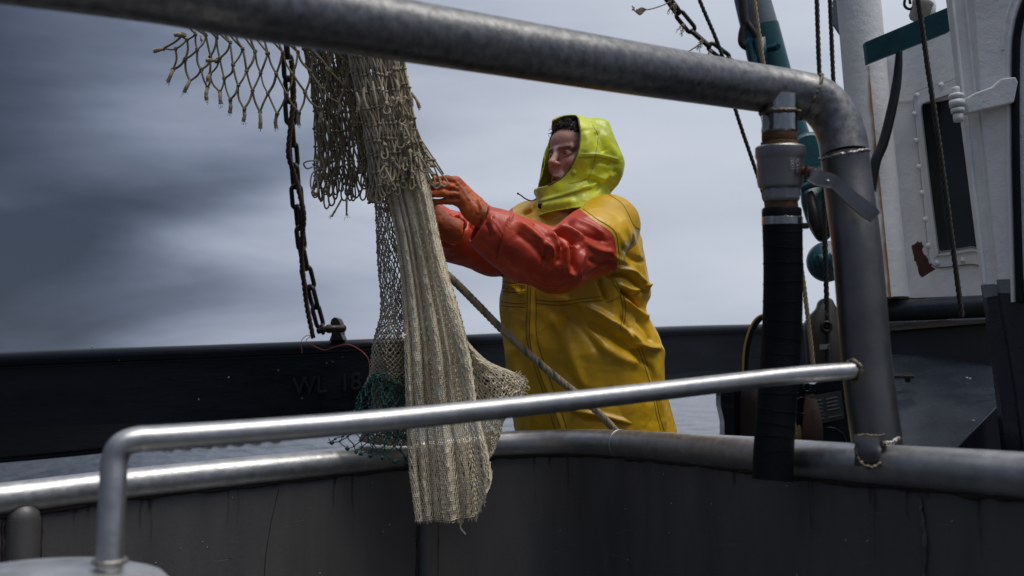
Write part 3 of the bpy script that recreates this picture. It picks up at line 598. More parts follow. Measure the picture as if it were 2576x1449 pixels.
# ---------------------------------------------------------------- chains
def link(b, c_, ax, sidev, L, wd, r, sk=10):
    """stadium-shaped link: L outer length, wd outer width"""
    ax = unit(ax); s_ = unit(sidev-(sidev@ax)*ax); h = L/2-wd/2; q = []
    for a in np.linspace(-math.pi/2, math.pi/2, sk): q.append(c_+ax*(h+(wd/2-r)*math.cos(a))+s_*(wd/2-r)*math.sin(a))
    for a in np.linspace(math.pi/2, 3*math.pi/2, sk): q.append(c_+ax*(-h+(wd/2-r)*math.cos(a))+s_*(wd/2-r)*math.sin(a))
    q.append(q[0]); q.append(q[1]); b.tube(q, r, 10, caps=False)
def chain(name, label, path, n, wpx, r, cat='chain', twist0=0, group=None, lenf=1.34):
    p = smooth_path(path, 20); w_ = PA(p); s_ = np.concatenate([[0], np.cumsum(np.linalg.norm(np.diff(w_, axis=0), axis=1))])
    root = thing(name, label, cat, tuple(w_[-1]), group); pitch = s_[-1]/n
    for k in range(n):
        t_ = (k+.5)*pitch; c_ = np.array([np.interp(t_, s_, w_[:, i]) for i in range(3)]); c2 = np.array([np.interp(min(t_+.02, s_[-1]), s_, w_[:, i]) for i in range(3)])
        ax = c2-c_ if t_+.02 < s_[-1] else w_[-1]-w_[-3]; view = unit(c_-np.array([0, 0, CAMZ])); sx_ = unit(np.cross(unit(ax), view)); ang = (k % 2)*math.pi/2+twist0+.35*math.sin(k*1.7)
        sv = sx_*math.cos(ang)+view*math.sin(ang); b = MB(); link(b, c_, ax, sv, pitch*lenf, wpx, r); mesh_obj('link', b, mt['iron'], root)
    return root
chain('anchor_chain', 'dark rusty chain dropping past the net onto the black bulwark', [(712, -90, 4.2), (718, 60, 4.25), (722, 130, 4.28), (727, 220, 4.32), (733, 312, 4.36), (741, 422, 4.42), (750, 534, 4.48), (763, 646, 4.54), (788, 752, 4.60), (806, 820, 4.63)], 17, .062, .0105, twist0=.45)
b = MB(); sh = smooth_path([(800, 833, 4.58), (815, 829, 4.57), (838, 826, 4.57), (862, 826, 4.6)], 6); b.tube(PA(sh), .014, 12); b.ball(P(828, 827, 4.58), .021); b.ball(P(861, 826, 4.61), .020)
b.torus(P(812, 828, 4.58), (1, .3, .1), .018, .009, 20, 8); tag(mesh_obj('shackle', b, mt['iron']), 'dark shackle pin holding the chain end to the bulwark lug', 'shackle')
b = MB(); q = PA(smooth_path([(733, 150, 4.2), (739, 229, 4.25), (736, 274, 4.26), (728, 346, 4.28), (726, 391, 4.3), (737, 429, 4.34), (749, 467, 4.36), (763, 530, 4.38), (764, 562, 4.4), (760, 594, 4.42), (758, 642, 4.46), (764, 706, 4.5), (772, 770, 4.55), (788, 850, 4.6)], 8))
rope(b, q, .0115, 3); tag(mesh_obj('rusty_rope', b, mt['rope_red']), 'thin rust-brown rope wound along the hanging chain', 'rope')
chain('stay_chain', 'dark chain sloping down behind the top pipe with torn twine caught in its links', [(1640, -60, 4.9), (1683, 0, 4.9), (1722, 52, 4.9), (1765, 100, 4.9), (1822, 142, 4.9), (1870, 190, 4.9)], 6, .058, .0105, twist0=.2, lenf=1.25)
b = MB()
for base, sprd in (((1595, 22), 1), ((1722, 60), .5), ((1765, 100), .5), ((1790, 125), .4), ((1700, 8), .7)):
    for k in range(7):
        x, y = base; q = [(x+random.uniform(-4, 4), y, 4.86)]
        for s_ in range(5):
            x += random.uniform(-7, 2)*(1 if sprd < 1 else .3); y += random.uniform(2, 8) if sprd < 1 else random.uniform(-3, 3); q.append((x, y, 4.86+random.uniform(-.02, .02)))
        b.tube(PA(smooth_path(q, 4)), .0016, 4)
b.tube(PA(smooth_path([(1690, 2, 4.86), (1665, 14, 4.85), (1630, 24, 4.85), (1600, 24, 4.85)], 6)), .003, 5)
for k in range(5): b.tube(PA(smooth_path([(1625, 23, 4.85), (1612, 20+k*4, 4.85), (1600+k*2, 28+k*2, 4.85), (1592+k*3, 22+k*3, 4.85)], 5)), .0035, 5)
b.tube(PA(smooth_path([(1770, 104, 4.85), (1750, 118, 4.85), (1725, 135, 4.85), (1705, 155, 4.85)], 6)), .0035, 5)
tag(mesh_obj('torn_twine', b, mt['rope']), 'frayed scraps of old twine caught on the sloping chain links', 'twine')

# ---------------------------------------------------------------- ropes and wires
def line(name, label, path, r, m_, cat='rope', group=None, strands=3):
    b = MB(); rope(b, PA(smooth_path(path, 12)), r, strands); return tag(mesh_obj(name, b, mt[m_]), label, cat, group)
line('wire_rope', 'black wire rope slanting down behind the top pipe left of the boom', [(1745, -60, 4.7), (1760, 0, 4.7), (1815, 135, 4.7), (1850, 275, 4.7), (1905, 440, 4.7), (1930, 520, 4.7)], .0095, 'rope_dark')
line('boom_rope', 'frayed tan rope running down past the valve in front of the boom', [(1888, -60, 4.3), (1897, 0, 4.3), (1910, 90, 4.3), (1921, 165, 4.3), (1960, 400, 4.3), (2010, 640, 4.3), (2030, 780, 4.3), (2046, 920, 4.3), (2050, 960, 4.3)], .010, 'rope')
line('halyard', 'black tarred rope nearest the boom, left of the two upper verticals', [(2054, -60, 4.8), (2055, 0, 4.8), (2058, 100, 4.8), (2062, 200, 4.8), (2072, 420, 4.8)], .0115, 'rope_dark')
line('halyard', 'black tarred rope closest to the white mast, right of the two upper verticals', [(2086, -60, 4.6), (2088, 0, 4.6), (2092, 100, 4.6), (2097, 210, 4.6), (2110, 420, 4.6)], .0105, 'rope_dark')
line('fall_rope', 'black rope hanging from the teal pulley block down to the cheek plate', [(2072, 430, 4.4), (2074, 560, 4.4), (2078, 700, 4.4), (2081, 800, 4.4), (2083, 915, 4.4)], .0115, 'rope_dark')
line('window_wire', 'taut black wire rope crossing in front of the wheelhouse window', [(2296, -60, 3.55), (2310, 0, 3.55), (2334, 170, 3.55), (2358, 330, 3.55), (2384, 520, 3.55), (2410, 720, 3.55), (2420, 797, 3.55)], .0095, 'rope_dark')
gb = MB(); b = MB(); rope(b, PA(smooth_path([(1100, 672, 2.93), (1138, 703, 2.95), (1210, 775, 2.98), (1290, 855, 3.02), (1400, 950, 3.06), (1480, 1015, 3.1), (1545, 1080, 3.17), (1580, 1125, 3.21)], 12)), .0118, 4, pitch=.06, green=gb)
hw1 = thing('hauling_rope', 'tan laid rope with green flecks running from the net down across the yellow jacket', 'rope', tuple(P(1545, 1080, 3.17)))
mesh_obj('tan_strand', b, mt['rope'], hw1); mesh_obj('green_strand', gb, mt['rope_green'], hw1)

# ---------------------------------------------------------------- boom, pulley blocks
boom = thing('boom', 'grey and teal steel boom leaning behind the corner of the guard rail', 'boom', tuple(P(2060, 520, 5.2)))
b = MB(); q = PA([(1872, -90, 5.2), (1890, 0, 5.2), (1925, 72, 5.2)]); q = PA(smooth_path([(1874, -90, 5.2), (1893, 0, 5.2), (1911, 70, 5.2)], 6)); b.tube(q, np.linspace(.088, .094, len(q)), 32); mesh_obj('grey_section', b, mt['greypaint'], boom)
b = MB(); q = PA(smooth_path([(1911, 68, 5.2), (1945, 205, 5.2), (1975, 320, 5.2), (2010, 430, 5.2)], 6)); b.tube(q, np.linspace(.097, .112, len(q)), 32); b.ball(P(2012, 440, 5.2), (.11, .11, .11)); mesh_obj('teal_section', b, mt['teal'], boom)
b = MB(); b.slab(PA([(1900, 96, 5.06), (1925, 92, 5.06), (1935, 170, 5.06), (1910, 178, 5.06)]), (0, .05, 0)); b.tube(PA([(1948, 120, 5.08), (1958, 117, 5.0)]), .012, 10); b.tube(PA([(1934, 122, 5.08), (1956, 118, 5.02)]), .018, 10); mesh_obj('lug', b, mt['teal'], boom)
b = MB(); q = PA(smooth_path([(1862, -60, 4.95), (1868, 0, 4.95), (1874, 55, 4.95), (1890, 75, 4.95), (1908, 112, 4.95), (1905, 140, 4.95)], 8)); b.tube(q[:18], .022, 10); b.tube(PA(smooth_path([(1874, 55, 4.95), (1866, 85, 4.95), (1866, 108, 4.95), (1880, 118, 4.95), (1893, 100, 4.95)], 8)), .017, 10); b.tube(PA(smooth_path([(1878, 58, 4.95), (1895, 80, 4.95), (1912, 110, 4.95)], 8)), .017, 10)
tag(mesh_obj('rope_sling', b, mt['rope_dark']), 'dark looped sling hanging against the grey part of the boom', 'sling')
b = MB(); b.tube(PA(smooth_path([(1889, 98, 4.92), (1885, 112, 4.92), (1889, 140, 4.92), (1898, 175, 4.92), (1906, 215, 4.92)], 8)), .017, 12); b.tube(PA(smooth_path([(1900, 98, 4.92), (1905, 125, 4.92), (1918, 170, 4.92)], 8)), .015, 12)
tag(mesh_obj('hook_shackle', b, mt['teal']), 'chipped teal shackle hanging from the sling beside the boom', 'shackle')
blk = thing('pulley_block', 'large teal pulley block hanging between the hose and the post', 'pulley', tuple(P(2052, 600, 4.7)))
b = MB(); b.slab(PA(smooth_path([(2016, 465, 4.7), (2060, 455, 4.7), (2098, 470, 4.7), (2100, 540, 4.7), (2092, 590, 4.7), (2075, 606, 4.7), (2058, 600, 4.7), (2035, 560, 4.7), (2020, 510, 4.7)], 4)), (0, .03, 0)); mesh_obj('cheek', b, mt['teal'], blk)
b = MB(); b.tube(PA(smooth_path([(2014, 474, 4.68), (2050, 462, 4.66), (2090, 460, 4.68)], 6)), .018, 10); mesh_obj('strap', b, mt['teal'], blk)
b = MB(); b.slab(PA(smooth_path([(2030, 486, 4.66), (2046, 482, 4.66), (2062, 540, 4.66), (2074, 600, 4.66), (2056, 598, 4.66), (2036, 555, 4.66)], 4)), (0, .02, 0)); b.slab(PA(smooth_path([(2068, 480, 4.66), (2078, 480, 4.66), (2090, 560, 4.66), (2084, 590, 4.66), (2074, 540, 4.66)], 4)), (0, .02, 0)); mesh_obj('sheave', b, mt['iron'], blk)
blk2 = thing('pulley_block', 'small round teal pulley half hidden behind the steel post below the large block', 'pulley', tuple(P(2075, 660, 4.6)))
b = MB(); b.lathe(P(2082, 658, 4.62), (0, -1, 0), [(-.03, .088), (-.02, .093), (.02, .093), (.03, .088), (.031, .03), (.045, .028)], 40); mesh_obj('disc', b, mt['teal'], blk2)
b = MB(); b.slab(PA([(2050, 640, 4.56), (2090, 636, 4.56), (2092, 670, 4.56), (2051, 672, 4.56)]), (0, .02, 0)); 
for x, y in ((2056, 646), (2057, 664)): b.tube(PA([(x, y, 4.56), (x, y, 4.54)]), .008, 8)
mesh_obj('bolt_plate', b, mt['teal'], blk2)
b = MB(); b.lathe(P(2036, 395, 5.0), (0, -1, .0), [(-.05, .10), (-.04, .118), (.04, .118), (.05, .10)], 40); tag(mesh_obj('sheave_wheel', b, mt['teal']), 'teal sheave wheel inside the bend of the guard rail', 'pulley')
# cheek plate with scratched writing
ck = thing('cheek_plate', 'tarnished steel snatch block plate with chalk scratches beside the post', 'plate', tuple(P(2075, 915, 4.35)))
b = MB(); b.slab(PA(smooth_path([(2038, 960, 4.4), (2032, 880, 4.4), (2028, 820, 4.4), (2040, 795, 4.4), (2058, 775, 4.4), (2064, 758, 4.4), (2078, 749, 4.4), (2093, 753, 4.4), (2103, 770, 4.4), (2118, 788, 4.4), (2128, 830, 4.4), (2126, 900, 4.4), (2120, 960, 4.4)], 4)), (0, .04, 0)); mesh_obj('plate', b, mt['rustplate'], ck)
b = MB(); b.torus(P(2079, 822, 4.38), (0, 1, 0), .020, .008); b.ball(P(2079, 822, 4.39), (.016, .012, .016)); mesh_obj('pin', b, mt['iron'], ck)
V, F = text_verts('2  SE 137', 1, .004)
V = V/.8; a_ = np.array([(v[0]*-1) for v in V]); b = MB()
b.add(np.array([P(2086+v[0]*13*math.cos(.35)+v[1]*4, 792+v[0]*6-v[1]*11, 4.39) for v in V]), F); mesh_obj('scratched_text', b, mt['chalk'], ck, False)
b = MB(); b.slab(PA([(2062, 866, 4.39), (2088, 865, 4.39), (2088, 878, 4.39), (2062, 879, 4.39)]), (0, .003, 0)); mesh_obj('label_sticker', b, mt['chalk'], ck, False); b = MB(); b.slab(PA([(2066, 767, 4.39), (2070, 767, 4.39), (2075, 777, 4.39), (2071, 778, 4.39)]), (0, .003, 0)); mesh_obj('chalk_mark', b, mt['chalk'], ck, False)

# ---------------------------------------------------------------- winch
wn = thing('winch', 'black hydraulic winch with a rust-brown drum behind the hose', 'winch', tuple(P(1970, 1400, 4.5)))
b = MB(); b.slab(PA([(2005, 962, 4.3), (2060, 968, 4.3), (2100, 955, 4.3), (2140, 952, 4.3), (2150, 1330, 4.3), (2000, 1330, 4.3)]), (0, .35, 0)); gbx = mesh_obj('gearbox', b, mt['iron_black'] if 'iron_black' in mt else mt['black_paint'], wn, False)
b = MB(); b.slab(PA([(1812, 966, 4.35), (1848, 964, 4.35), (1850, 1330, 4.35), (1826, 1330, 4.35), (1822, 1060, 4.35), (1813, 1020, 4.35)]), (0, .1, 0)); mesh_obj('side_frame', b, mt['black_paint'], wn, False)
b = MB(); b.slab(PA([(1840, 940, 4.5), (2010, 940, 4.5), (2010, 1330, 4.5), (1840, 1330, 4.5)]), (0, .1, 0)); mesh_obj('back_frame', b, mt['black_paint'], wn, False)
b = MB(); dc = P(1935, 1090, 4.42); b.lathe(dc, (1, .15, 0), [(-.10, .16), (-.09, .235), (-.055, .235), (-.045, .12), (.09, .12), (.1, .235), (.14, .235)], 40); mesh_obj('drum', b, mt['drumrust'], wn)
b = MB()
for k in range(9): b.torus(dc+np.array([-.035+k*.0145, 0, 0]), (1, .15, 0), .125, .009, 40, 6)
mesh_obj('wound_rope', b, mt['ballbuoy'], wn)
b = MB(); b.slab(PA([(2030, 998, 4.28), (2116, 982, 4.28), (2124, 1052, 4.28), (2039, 1072, 4.28)]), (0, .006, 0)); pl = mesh_obj('data_plate', b, mt['plate'], wn, False)
b = MB()
for k in range(6):
    for c in range(2):
        x0 = 2038+c*40+k*1.2; y0 = 1010+k*9.2-c*7
        if rng.random() < .9: b.slab(PA([(x0, y0, 4.277), (x0+rng.uniform(22, 36), y0-6, 4.277), (x0+30, y0-3.5, 4.277), (x0, y0+2.4, 4.277)]), (0, .002, 0))
mesh_obj('plate_print', b, mt['plate_text'], pl, False)
b = MB(); b.torus(P(2030, 975, 4.29), (0, 1, 0), .016, .005); b.torus(P(2085, 1120, 4.29), (0, 1, 0), .075, .004); b.torus(P(2020, 1020, 4.29), (0, 1, 0), .035, .003); mesh_obj('cover_ring', b, mt['black_paint'], wn)
b = MB(); hoop = smooth_path([(1872, 960, 4.4), (1869, 930, 4.4), (1872, 880, 4.4), (1882, 838, 4.4), (1898, 806, 4.4), (1918, 792, 4.4), (1945, 790, 4.4)], 8); b.tube(PA(hoop), .005, 8); h1 = thing('bent_cable', 'thin yellow and black bent cable loop standing up left of the hose', 'cable', tuple(P(1872, 960, 4.4)))
mesh_obj('yellow_core', b, mt['yellowwire'], h1); b = MB(); b.tube(PA(hoop+[7, 3, .01]), .013, 8); mesh_obj('black_sheath', b, mt['rubber'], h1)

# ---------------------------------------------------------------- deckhouse
dh = thing('deckhouse', 'white painted deckhouse with a riveted window and dark grey lower band', 'deckhouse', tuple(P(2330, 1400, 4.0)))
# mast-like corner column
b = MB(); colp = smooth_path([(2100, -620, 4.45), (2152, -80, 4.33), (2160, 0, 4.31), (2182, 250, 4.26), (2211, 560, 4.19), (2229, 752, 4.15)], 10); b.tube(PA(colp), np.linspace(.088, .092, len(colp)), 36); mesh_obj('corner_column', b, mt['white'], dh)
b = MB(); b.slab(PA([(2098, 0, 4.5), (2098, 60, 4.5), (2128, 105, 4.48), (2125, 0, 4.5), (2118, -60, 4.5), (2098, -60, 4.5)]), (0, .02, 0)); mesh_obj('bracket', b, mt['greypaint'], dh, False)
def wallpt(x, y, off=0):   # front wall plane of the deckhouse
    return P(x, y, 4.30-(x-2190)*.0014-(y-400)*.00016-off)
def wgrid(x0f, x1f, ys, nx=40):
    rows_ = []
    for y in ys: rows_.append([wallpt(x0f(y)+(x1f(y)-x0f(y))*k/(nx-1), y) for k in range(nx)])
    return np.array(rows_).reshape(-1, 3)
ys = np.linspace(60, 752, 60)
x0f = lambda y: 2196+(y-130)*.055; x1f = lambda y: 2440+(y)*.11
# wall panels round the window opening
GL = [(2316, 261), (2400, 233), (2462, 622), (2358, 637)]
def panel(pts, name, m_, th=.03, off=0, par=dh):
    b = MB(); b.slab([wallpt(x, y, off) for x, y in pts], (0.0, th, 0)); return mesh_obj(name, b, m_, par, False)
b = MB()
for pts in ([(2183, 146), (2395, 60), (2490, 40), (2490, 231), (2316, 262), (2200, 262)], [(2200, 262), (2316, 262), (2358, 638), (2228, 638)], [(2228, 638), (2358, 638), (2520, 624), (2530, 740), (2240, 752)]): b.slab([wallpt(x, y) for x, y in pts], (0, .03, 0))
mesh_obj('front_wall', b, mt['white'], dh, False)
# half round moulding at left of wall

win = MB(); fr = smooth_path([(2300, 250), (2306, 228), (2325, 220), (2400, 198), (2470, 190), (2480, 300), (2520, 660), (2440, 672), (2375, 678), (2350, 672), (2343, 650), (2320, 470)], 1)
def rring(outer, inner, off0, th, name, m_, par):
    b = MB(); o_ = smooth_path(outer+outer[:1], 6); i_ = smooth_path(inner+inner[:1], 6); n_ = min(len(o_), len(i_))
    A = np.array([wallpt(x, y, off0) for x, y in o_[:n_]]); Bq = np.array([wallpt(x, y, off0) for x, y in i_[:n_]]); t_ = np.array([0, th, 0])
    k = np.arange(n_-1); b.add(np.vstack([A, Bq, A+t_, Bq+t_]), np.vstack([np.stack([k, k+1, n_+k+1, n_+k], 1), np.stack([k, k+1, 2*n_+k+1, 2*n_+k], 1)[:, ::-1], np.stack([n_+k, n_+k+1, 3*n_+k+1, 3*n_+k], 1)])); return mesh_obj(name, b, m_, par, False)
outer = [(2299, 262), (2302, 236), (2322, 224), (2390, 204), (2470, 182), (2500, 430), (2525, 655), (2440, 664), (2368, 672), (2346, 664), (2337, 640), (2318, 450)]
inner = [(2311, 268), (2313, 256), (2326, 250), (2392, 228), (2455, 210), (2480, 430), (2500, 620), (2440, 632), (2374, 642), (2357, 640), (2352, 630), (2331, 450)]
wf = rring(outer, inner, .012, .012, 'window_frame', mt['white'], dh)
in2 = [(2318, 276), (2320, 264), (2330, 258), (2394, 236), (2448, 220), (2470, 430), (2490, 612), (2440, 622), (2380, 632), (2365, 632), (2360, 622), (2338, 450)]
b = MB(); b.tube(np.array([wallpt(x, y, .010) for x, y in smooth_path(outer+outer[:1], 6)]), .0022, 6); b.tube(np.array([wallpt(x, y, .024) for x, y in smooth_path(in2+in2[:1], 6)]), .0025, 6); mesh_obj('frame_shade_line', b, mt['edge_shade'], wf)  # thin grey tubes added to draw the shade round the frame
rring(inner, in2, .022, .03, 'inner_rim', mt['white'], wf)
b = MB()
for x, y in ((2367, 215), (2306, 241), (2292, 288), (2296, 355), (2303, 421), (2311, 486), (2319, 553), (2327, 619), (2358, 662), (2422, 655), (2430, 197)):
    xx = x+8 if x < 2340 and 250 < y < 640 else x; b = MB(); b.lathe(wallpt(xx, y, .010), (0, -1, 0), [(0, .0125), (.008, .0125), (.012, .009), (.0125, .001)], 6); mesh_obj('frame_bolt', b, mt['white'], wf)
b = MB(); b.slab([wallpt(x, y, -.012) for x, y in ((2305, 250), (2480, 200), (2510, 630), (2350, 650))], (0, .006, 0)); mesh_obj('window_pane', b, mt['glass'], wf, False)
b = MB(); b.slab([wallpt(x, y, -.6) for x, y in ((2200, 100), (2600, 50), (2600, 760), (2200, 760))], (0, .006, 0)); mesh_obj('dark_interior', b, mt['navy'], dh, False)
b = MB()   # faint curtain inside
for k in range(10):
    x = 2326+k*16; b.slab([wallpt(x, 265, -.05-.008*(k % 2)), wallpt(x+13, 262, -.05), wallpt(x+47, 640, -.05), wallpt(x+34, 640, -.05-.008*(k % 2))], (0, .004, 0))
mesh_obj('curtain', b, mat('grey_curtain', (.05, .055, .055), .9), dh, False)
# teal roof edge
b = MB(); fp = PA([(2177, 106, 4.12), (2385, 18, 3.75), (2389, 78, 3.75), (2183, 160, 4.12)]); b.slab(fp, (.0, .03, .0)); mesh_obj('roof_edge', b, mt['teal'], dh, False)
# lower band, round rail, ledge, recess
b = MB(); b.slab([wallpt(x, y, .002) for x, y in ((2225, 752), (2330, 748), (2500, 722), (2510, 775), (2225, 790))], (0, .03, 0)); mesh_obj('grey_band', b, mt['greypaint_dark'] if 'greypaint_dark' in mt else mt['navy'], dh, False)
b = MB(); b.tube([wallpt(x, 783-(x-2235)*.05, .03) for x in np.linspace(2235, 2500, 12)], .044, 24); mesh_obj('bumper_pipe', b, mt['navy'], dh)
b = MB(); b.slab([wallpt(2232, 826, .10), wallpt(2500, 803, .10), wallpt(2500, 811, .10), wallpt(2232, 833, .10)], (0, .15, 0)); b.slab([wallpt(2232, 820, .06), wallpt(2400, 806, .06), wallpt(2400, 812, .06), wallpt(2232, 827, .06)], (0, .1, .006)); mesh_obj('wooden_ledge', b, mt['wood'], dh, False)
b = MB(); b.slab([wallpt(2236, 826, .06), wallpt(2510, 805, .06), wallpt(2520, 1330, .06), wallpt(2240, 1330, .06)], (0, .1, 0)); mesh_obj('lower_wall', b, mt['navy'], dh, False)
# rust streak ribbon and primer patches
def ribbon(pts, name, m_, fn, par, edge=.0):
    q = smooth_path(pts, 10); nx = 7; V_ = []; C_ = []
    for x, y, w_ in q:
        for k in range(nx):
            u = k/(nx-1)*2-1; V_.append(fn(x+u*w_, y)); a = (1-abs(u)**1.5)*1.0; C_.append([a*.72]*3)
    b = MB(); b.add(np.array(V_), gridf(len(q), nx)); return mesh_obj(name, b, m_, par, True, {'Col': np.array(C_)})
def colpt(x, y):
    i = np.interp(y, colp[:, 1], np.arange(len(colp))); cx = np.interp(y, colp[:, 1], colp[:, 0]); d = np.interp(y, colp[:, 1], colp[:, 2]); dx = (x-cx)/FPX*d; rad = .0935
    return P(x, y, d-math.sqrt(max(rad*rad-dx*dx, 0))-.001)
ribbon([(2189, 166, 15), (2194, 230, 14), (2199, 300, 15), (2205, 380, 15), (2215, 450, 16), (2221, 520, 15), (2229, 600, 14), (2236, 680, 13), (2240, 748, 12)], 'rust_streak', mt['ruststain'], colpt, dh)
def patch(pts, name, par=dh, jit=3, off=.0035):
    q = smooth_path(pts+pts[:1], 8)[:-1]; q = q+rng.normal(size=q.shape)*jit*.35; q[::3] += rng.normal(size=q[::3].shape)*jit*.6
    b = MB(); b.slab([wallpt(x, y, off) for x, y in q], (0, .002, 0)); return mesh_obj(name, b, mt['redpaint'], par, False)
patch([(2292, 617), (2317, 608), (2322, 635), (2345, 668), (2353, 690), (2335, 701), (2318, 698), (2304, 660)], 'primer_patch')
patch([(2433, 722), (2500, 714), (2505, 755), (2420, 758), (2440, 738)], 'primer_patch')
# black cable with paint specks
b = MB(); cb_ = smooth_path([(2262, 128), (2260, 165), (2254, 220), (2240, 290), (2222, 360), (2205, 400), (2196, 440), (2190, 480)], 10); cw_ = np.array([P(x, y, 4.08) for x, y in cb_]); b.tube(cw_, np.interp(np.arange(len(cw_)), [0, 20, len(cw_)-1], [.013, .019, .022]), 14)
cab = thing('black_cable', 'thick black cable speckled with white paint curving down beside the window', 'cable', tuple(cw_[-1])); mesh_obj('cable_sheath', b, mt['cable'], cab)
# roof lamp
lp_ = thing('deck_lamp', 'small rusty white deck lamp standing on the teal roof edge', 'lamp', tuple(P(2312, 52, 4.2)))
b = MB(); b.lathe(P(2309, 50, 4.2), unit(P(2318, 20, 4.2)-P(2309, 50, 4.2)), [(0, .033), (.01, .040), (.06, .040), (.075, .045), (.085, .03)], 20); mesh_obj('lamp_body', b, mat('rusty_white', (.35, .33, .30), .6, 0, var=(.14, .09, .05), vscale=40), lp_)
b = MB(); b.tube(PA(smooth_path([(2290, 10, 4.2), (2284, -20, 4.2), (2275, 12, 4.2), (2292, 22, 4.2), (2318, -5, 4.2), (2330, -30, 4.2)], 8)), .006, 8); mesh_obj('lamp_bracket', b, mt['iron'], lp_)
b = MB(); b.ball(P(2333, 20, 4.25), (.035, .035, .06)); mesh_obj('lamp_glass', b, mt['white'], lp_)
# near wall (door post) on the right edge
def np_(x, y, off=0): return P(x, y, 3.35-(x-2400)*.0009-(y-700)*.0001-off)
nb = thing('wheelhouse_door', 'white steel door frame with a hinge and dark lower half at the right edge', 'door frame', tuple(np_(2520, 1300)))
def npanel(pts, name, m_, th=(0.02, .4, 0), off=0):
    b = MB(); b.slab([np_(x, y, off) for x, y in pts], th); return mesh_obj(name, b, m_, nb, False)
npanel([(2383, -60), (2700, -60), (2700, 706), (2478, 716), (2470, 640), (2425, 290)], 'upper_panel', mt['white'], (.0, .03, 0))
npanel([(2478, 716), (2700, 706), (2700, 1500), (2560, 1500), (2530, 1130), (2505, 910)], 'lower_panel', mt['navy'], (0, .03, 0))
b = MB(); b.tube([np_(2387+(y+60)*.113+2, y, .004) for y in np.linspace(-60, 716, 20)], .007, 8); b.tube([np_(2420+(y+60)*.11+2, y, .002) for y in np.linspace(-60, 716, 20)], .006, 8); mesh_obj('edge_strip', b, mt['white'], nb)
npanel([(2508, -60), (2720, -60), (2720, 700), (2598, 706), (2560, 380)] if False else [(2447, -60), (2720, -60), (2720, 699), (2513, 703), (2480, 380)], 'raised_leaf', mt['white'], (0, .02, 0), .016)
npanel([(2513, 704), (2720, 700), (2720, 730), (2518, 738)], 'grey_stripe', mt['greypaint'], (0, .02, 0), .018)
npanel([(2516, 736), (2720, 728), (2720, 1500), (2620, 1500), (2560, 1000)], 'dark_leaf', mt['navy'], (0, .02, 0), .016)
npanel([(2478, 716), (2514, 713), (2518, 742), (2482, 748)], 'grey_stripe', mt['greypaint'], (0, .02, 0), .004)
for nm_, m_, ya, yb in (('upper_panel', 'white', lambda x: -60, lambda x: 706-(x-2700)*.02), ('lower_panel', 'navy', lambda x: 706-(x-2700)*.02, lambda x: 1500)):
    xs_ = np.linspace(2700, 4300, 9); b = MB(); g_ = np.array([np_(x, y, 0) for x in xs_ for y in (ya(x), yb(x))]); k = np.arange(8)*2; b.add(g_, np.stack([k, k+1, k+3, k+2], 1)); b.add(g_+[0, .03, 0], np.stack([k, k+2, k+3, k+1], 1)); mesh_obj(nm_, b, mt[m_], nb, False)
b = MB(); ar = smooth_path([(2600, -40), (2575, 20), (2562, 70), (2556, 140), (2556, 400), (2566, 760)], 10); b.tube([np_(x, y, .03) for x, y in ar], .012, 12); gk = mesh_obj('window_gasket', b, mt['rubber'], nb); b = MB(); b.tube([np_(x-16, y, .022) for x, y in ar], .008, 10); b.tube([np_(x-34, y, .018) for x, y in ar[:30]], .006, 10); mesh_obj('raised_bead', b, mt['white'], nb)
hg = MB(); hg.slab([np_(x, y, .05) for x, y in ((2430, 246), (2455, 232), (2500, 216), (2520, 196), (2556, 192), (2562, 206), (2552, 258), (2535, 262), (2480, 275), (2434, 286))], (0, .035, 0)); hinge = mesh_obj('hinge_arm', hg, mt['white'], nb, False)
mod = hinge.modifiers.new('b', 'BEVEL'); mod.width = .006; mod.segments = 3
b = MB()
for y0, y1, r_ in ((219, 234, 10), (236, 250, 19), (252, 270, 20), (272, 285, 17), (286, 307, 13)):
    b.lathe(np_(2404+(y0-219)*.09, y0, .07), unit(np_(2411, 307)-np_(2404, 219)), [(0, r_*.0010), (.002, r_*.00125), ((y1-y0)*.0012, r_*.00125), ((y1-y0)*.00128, r_*.001)], 20)
mesh_obj('hinge_knuckle', b, mt['white'], nb)
# wet hatch box
hb = thing('hatch_box', 'wet dark blue steel hatch with a sloping top beside the post', 'hatch', tuple(P(2370, 1400, 3.4)))
_a, _b, _c = P(2215, 893, 4.05), P(2492, 882, 3.9), P(2400, 1132, 3.05); _n = np.cross(_b-_a, _c-_a)
def on_plane(x, y):
    o_ = np.array([0, 0, CAMZ]); d_ = P(x, y, 1.0)-o_; return o_+d_*((_a-o_)@_n)/(d_@_n)
T = np.array([on_plane(x, y) for x, y in ((2215, 893), (2492, 882), (2517, 1012), (2400, 1132), (2150, 1150))])
b = MB(); b.slab(T, (0, 0, -.004)); mesh_obj('top_plate', b, mt['navy_wet'], hb, False)
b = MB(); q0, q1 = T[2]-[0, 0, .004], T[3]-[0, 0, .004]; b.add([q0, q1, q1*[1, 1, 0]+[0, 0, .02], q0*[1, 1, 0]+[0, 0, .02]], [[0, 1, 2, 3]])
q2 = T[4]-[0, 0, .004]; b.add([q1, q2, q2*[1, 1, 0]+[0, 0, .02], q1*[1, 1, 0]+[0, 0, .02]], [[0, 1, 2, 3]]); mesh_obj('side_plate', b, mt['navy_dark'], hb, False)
b = MB(); b.rbox(P(2270, 948, 3.6), (.036, .02, .006)); b.rbox(P(2283, 955, 3.6), (.008, .008, .01)); b.rbox(P(2240, 975, 3.65), (.012, .012, .05)); mesh_obj('latch', b, mt['iron'], hb)
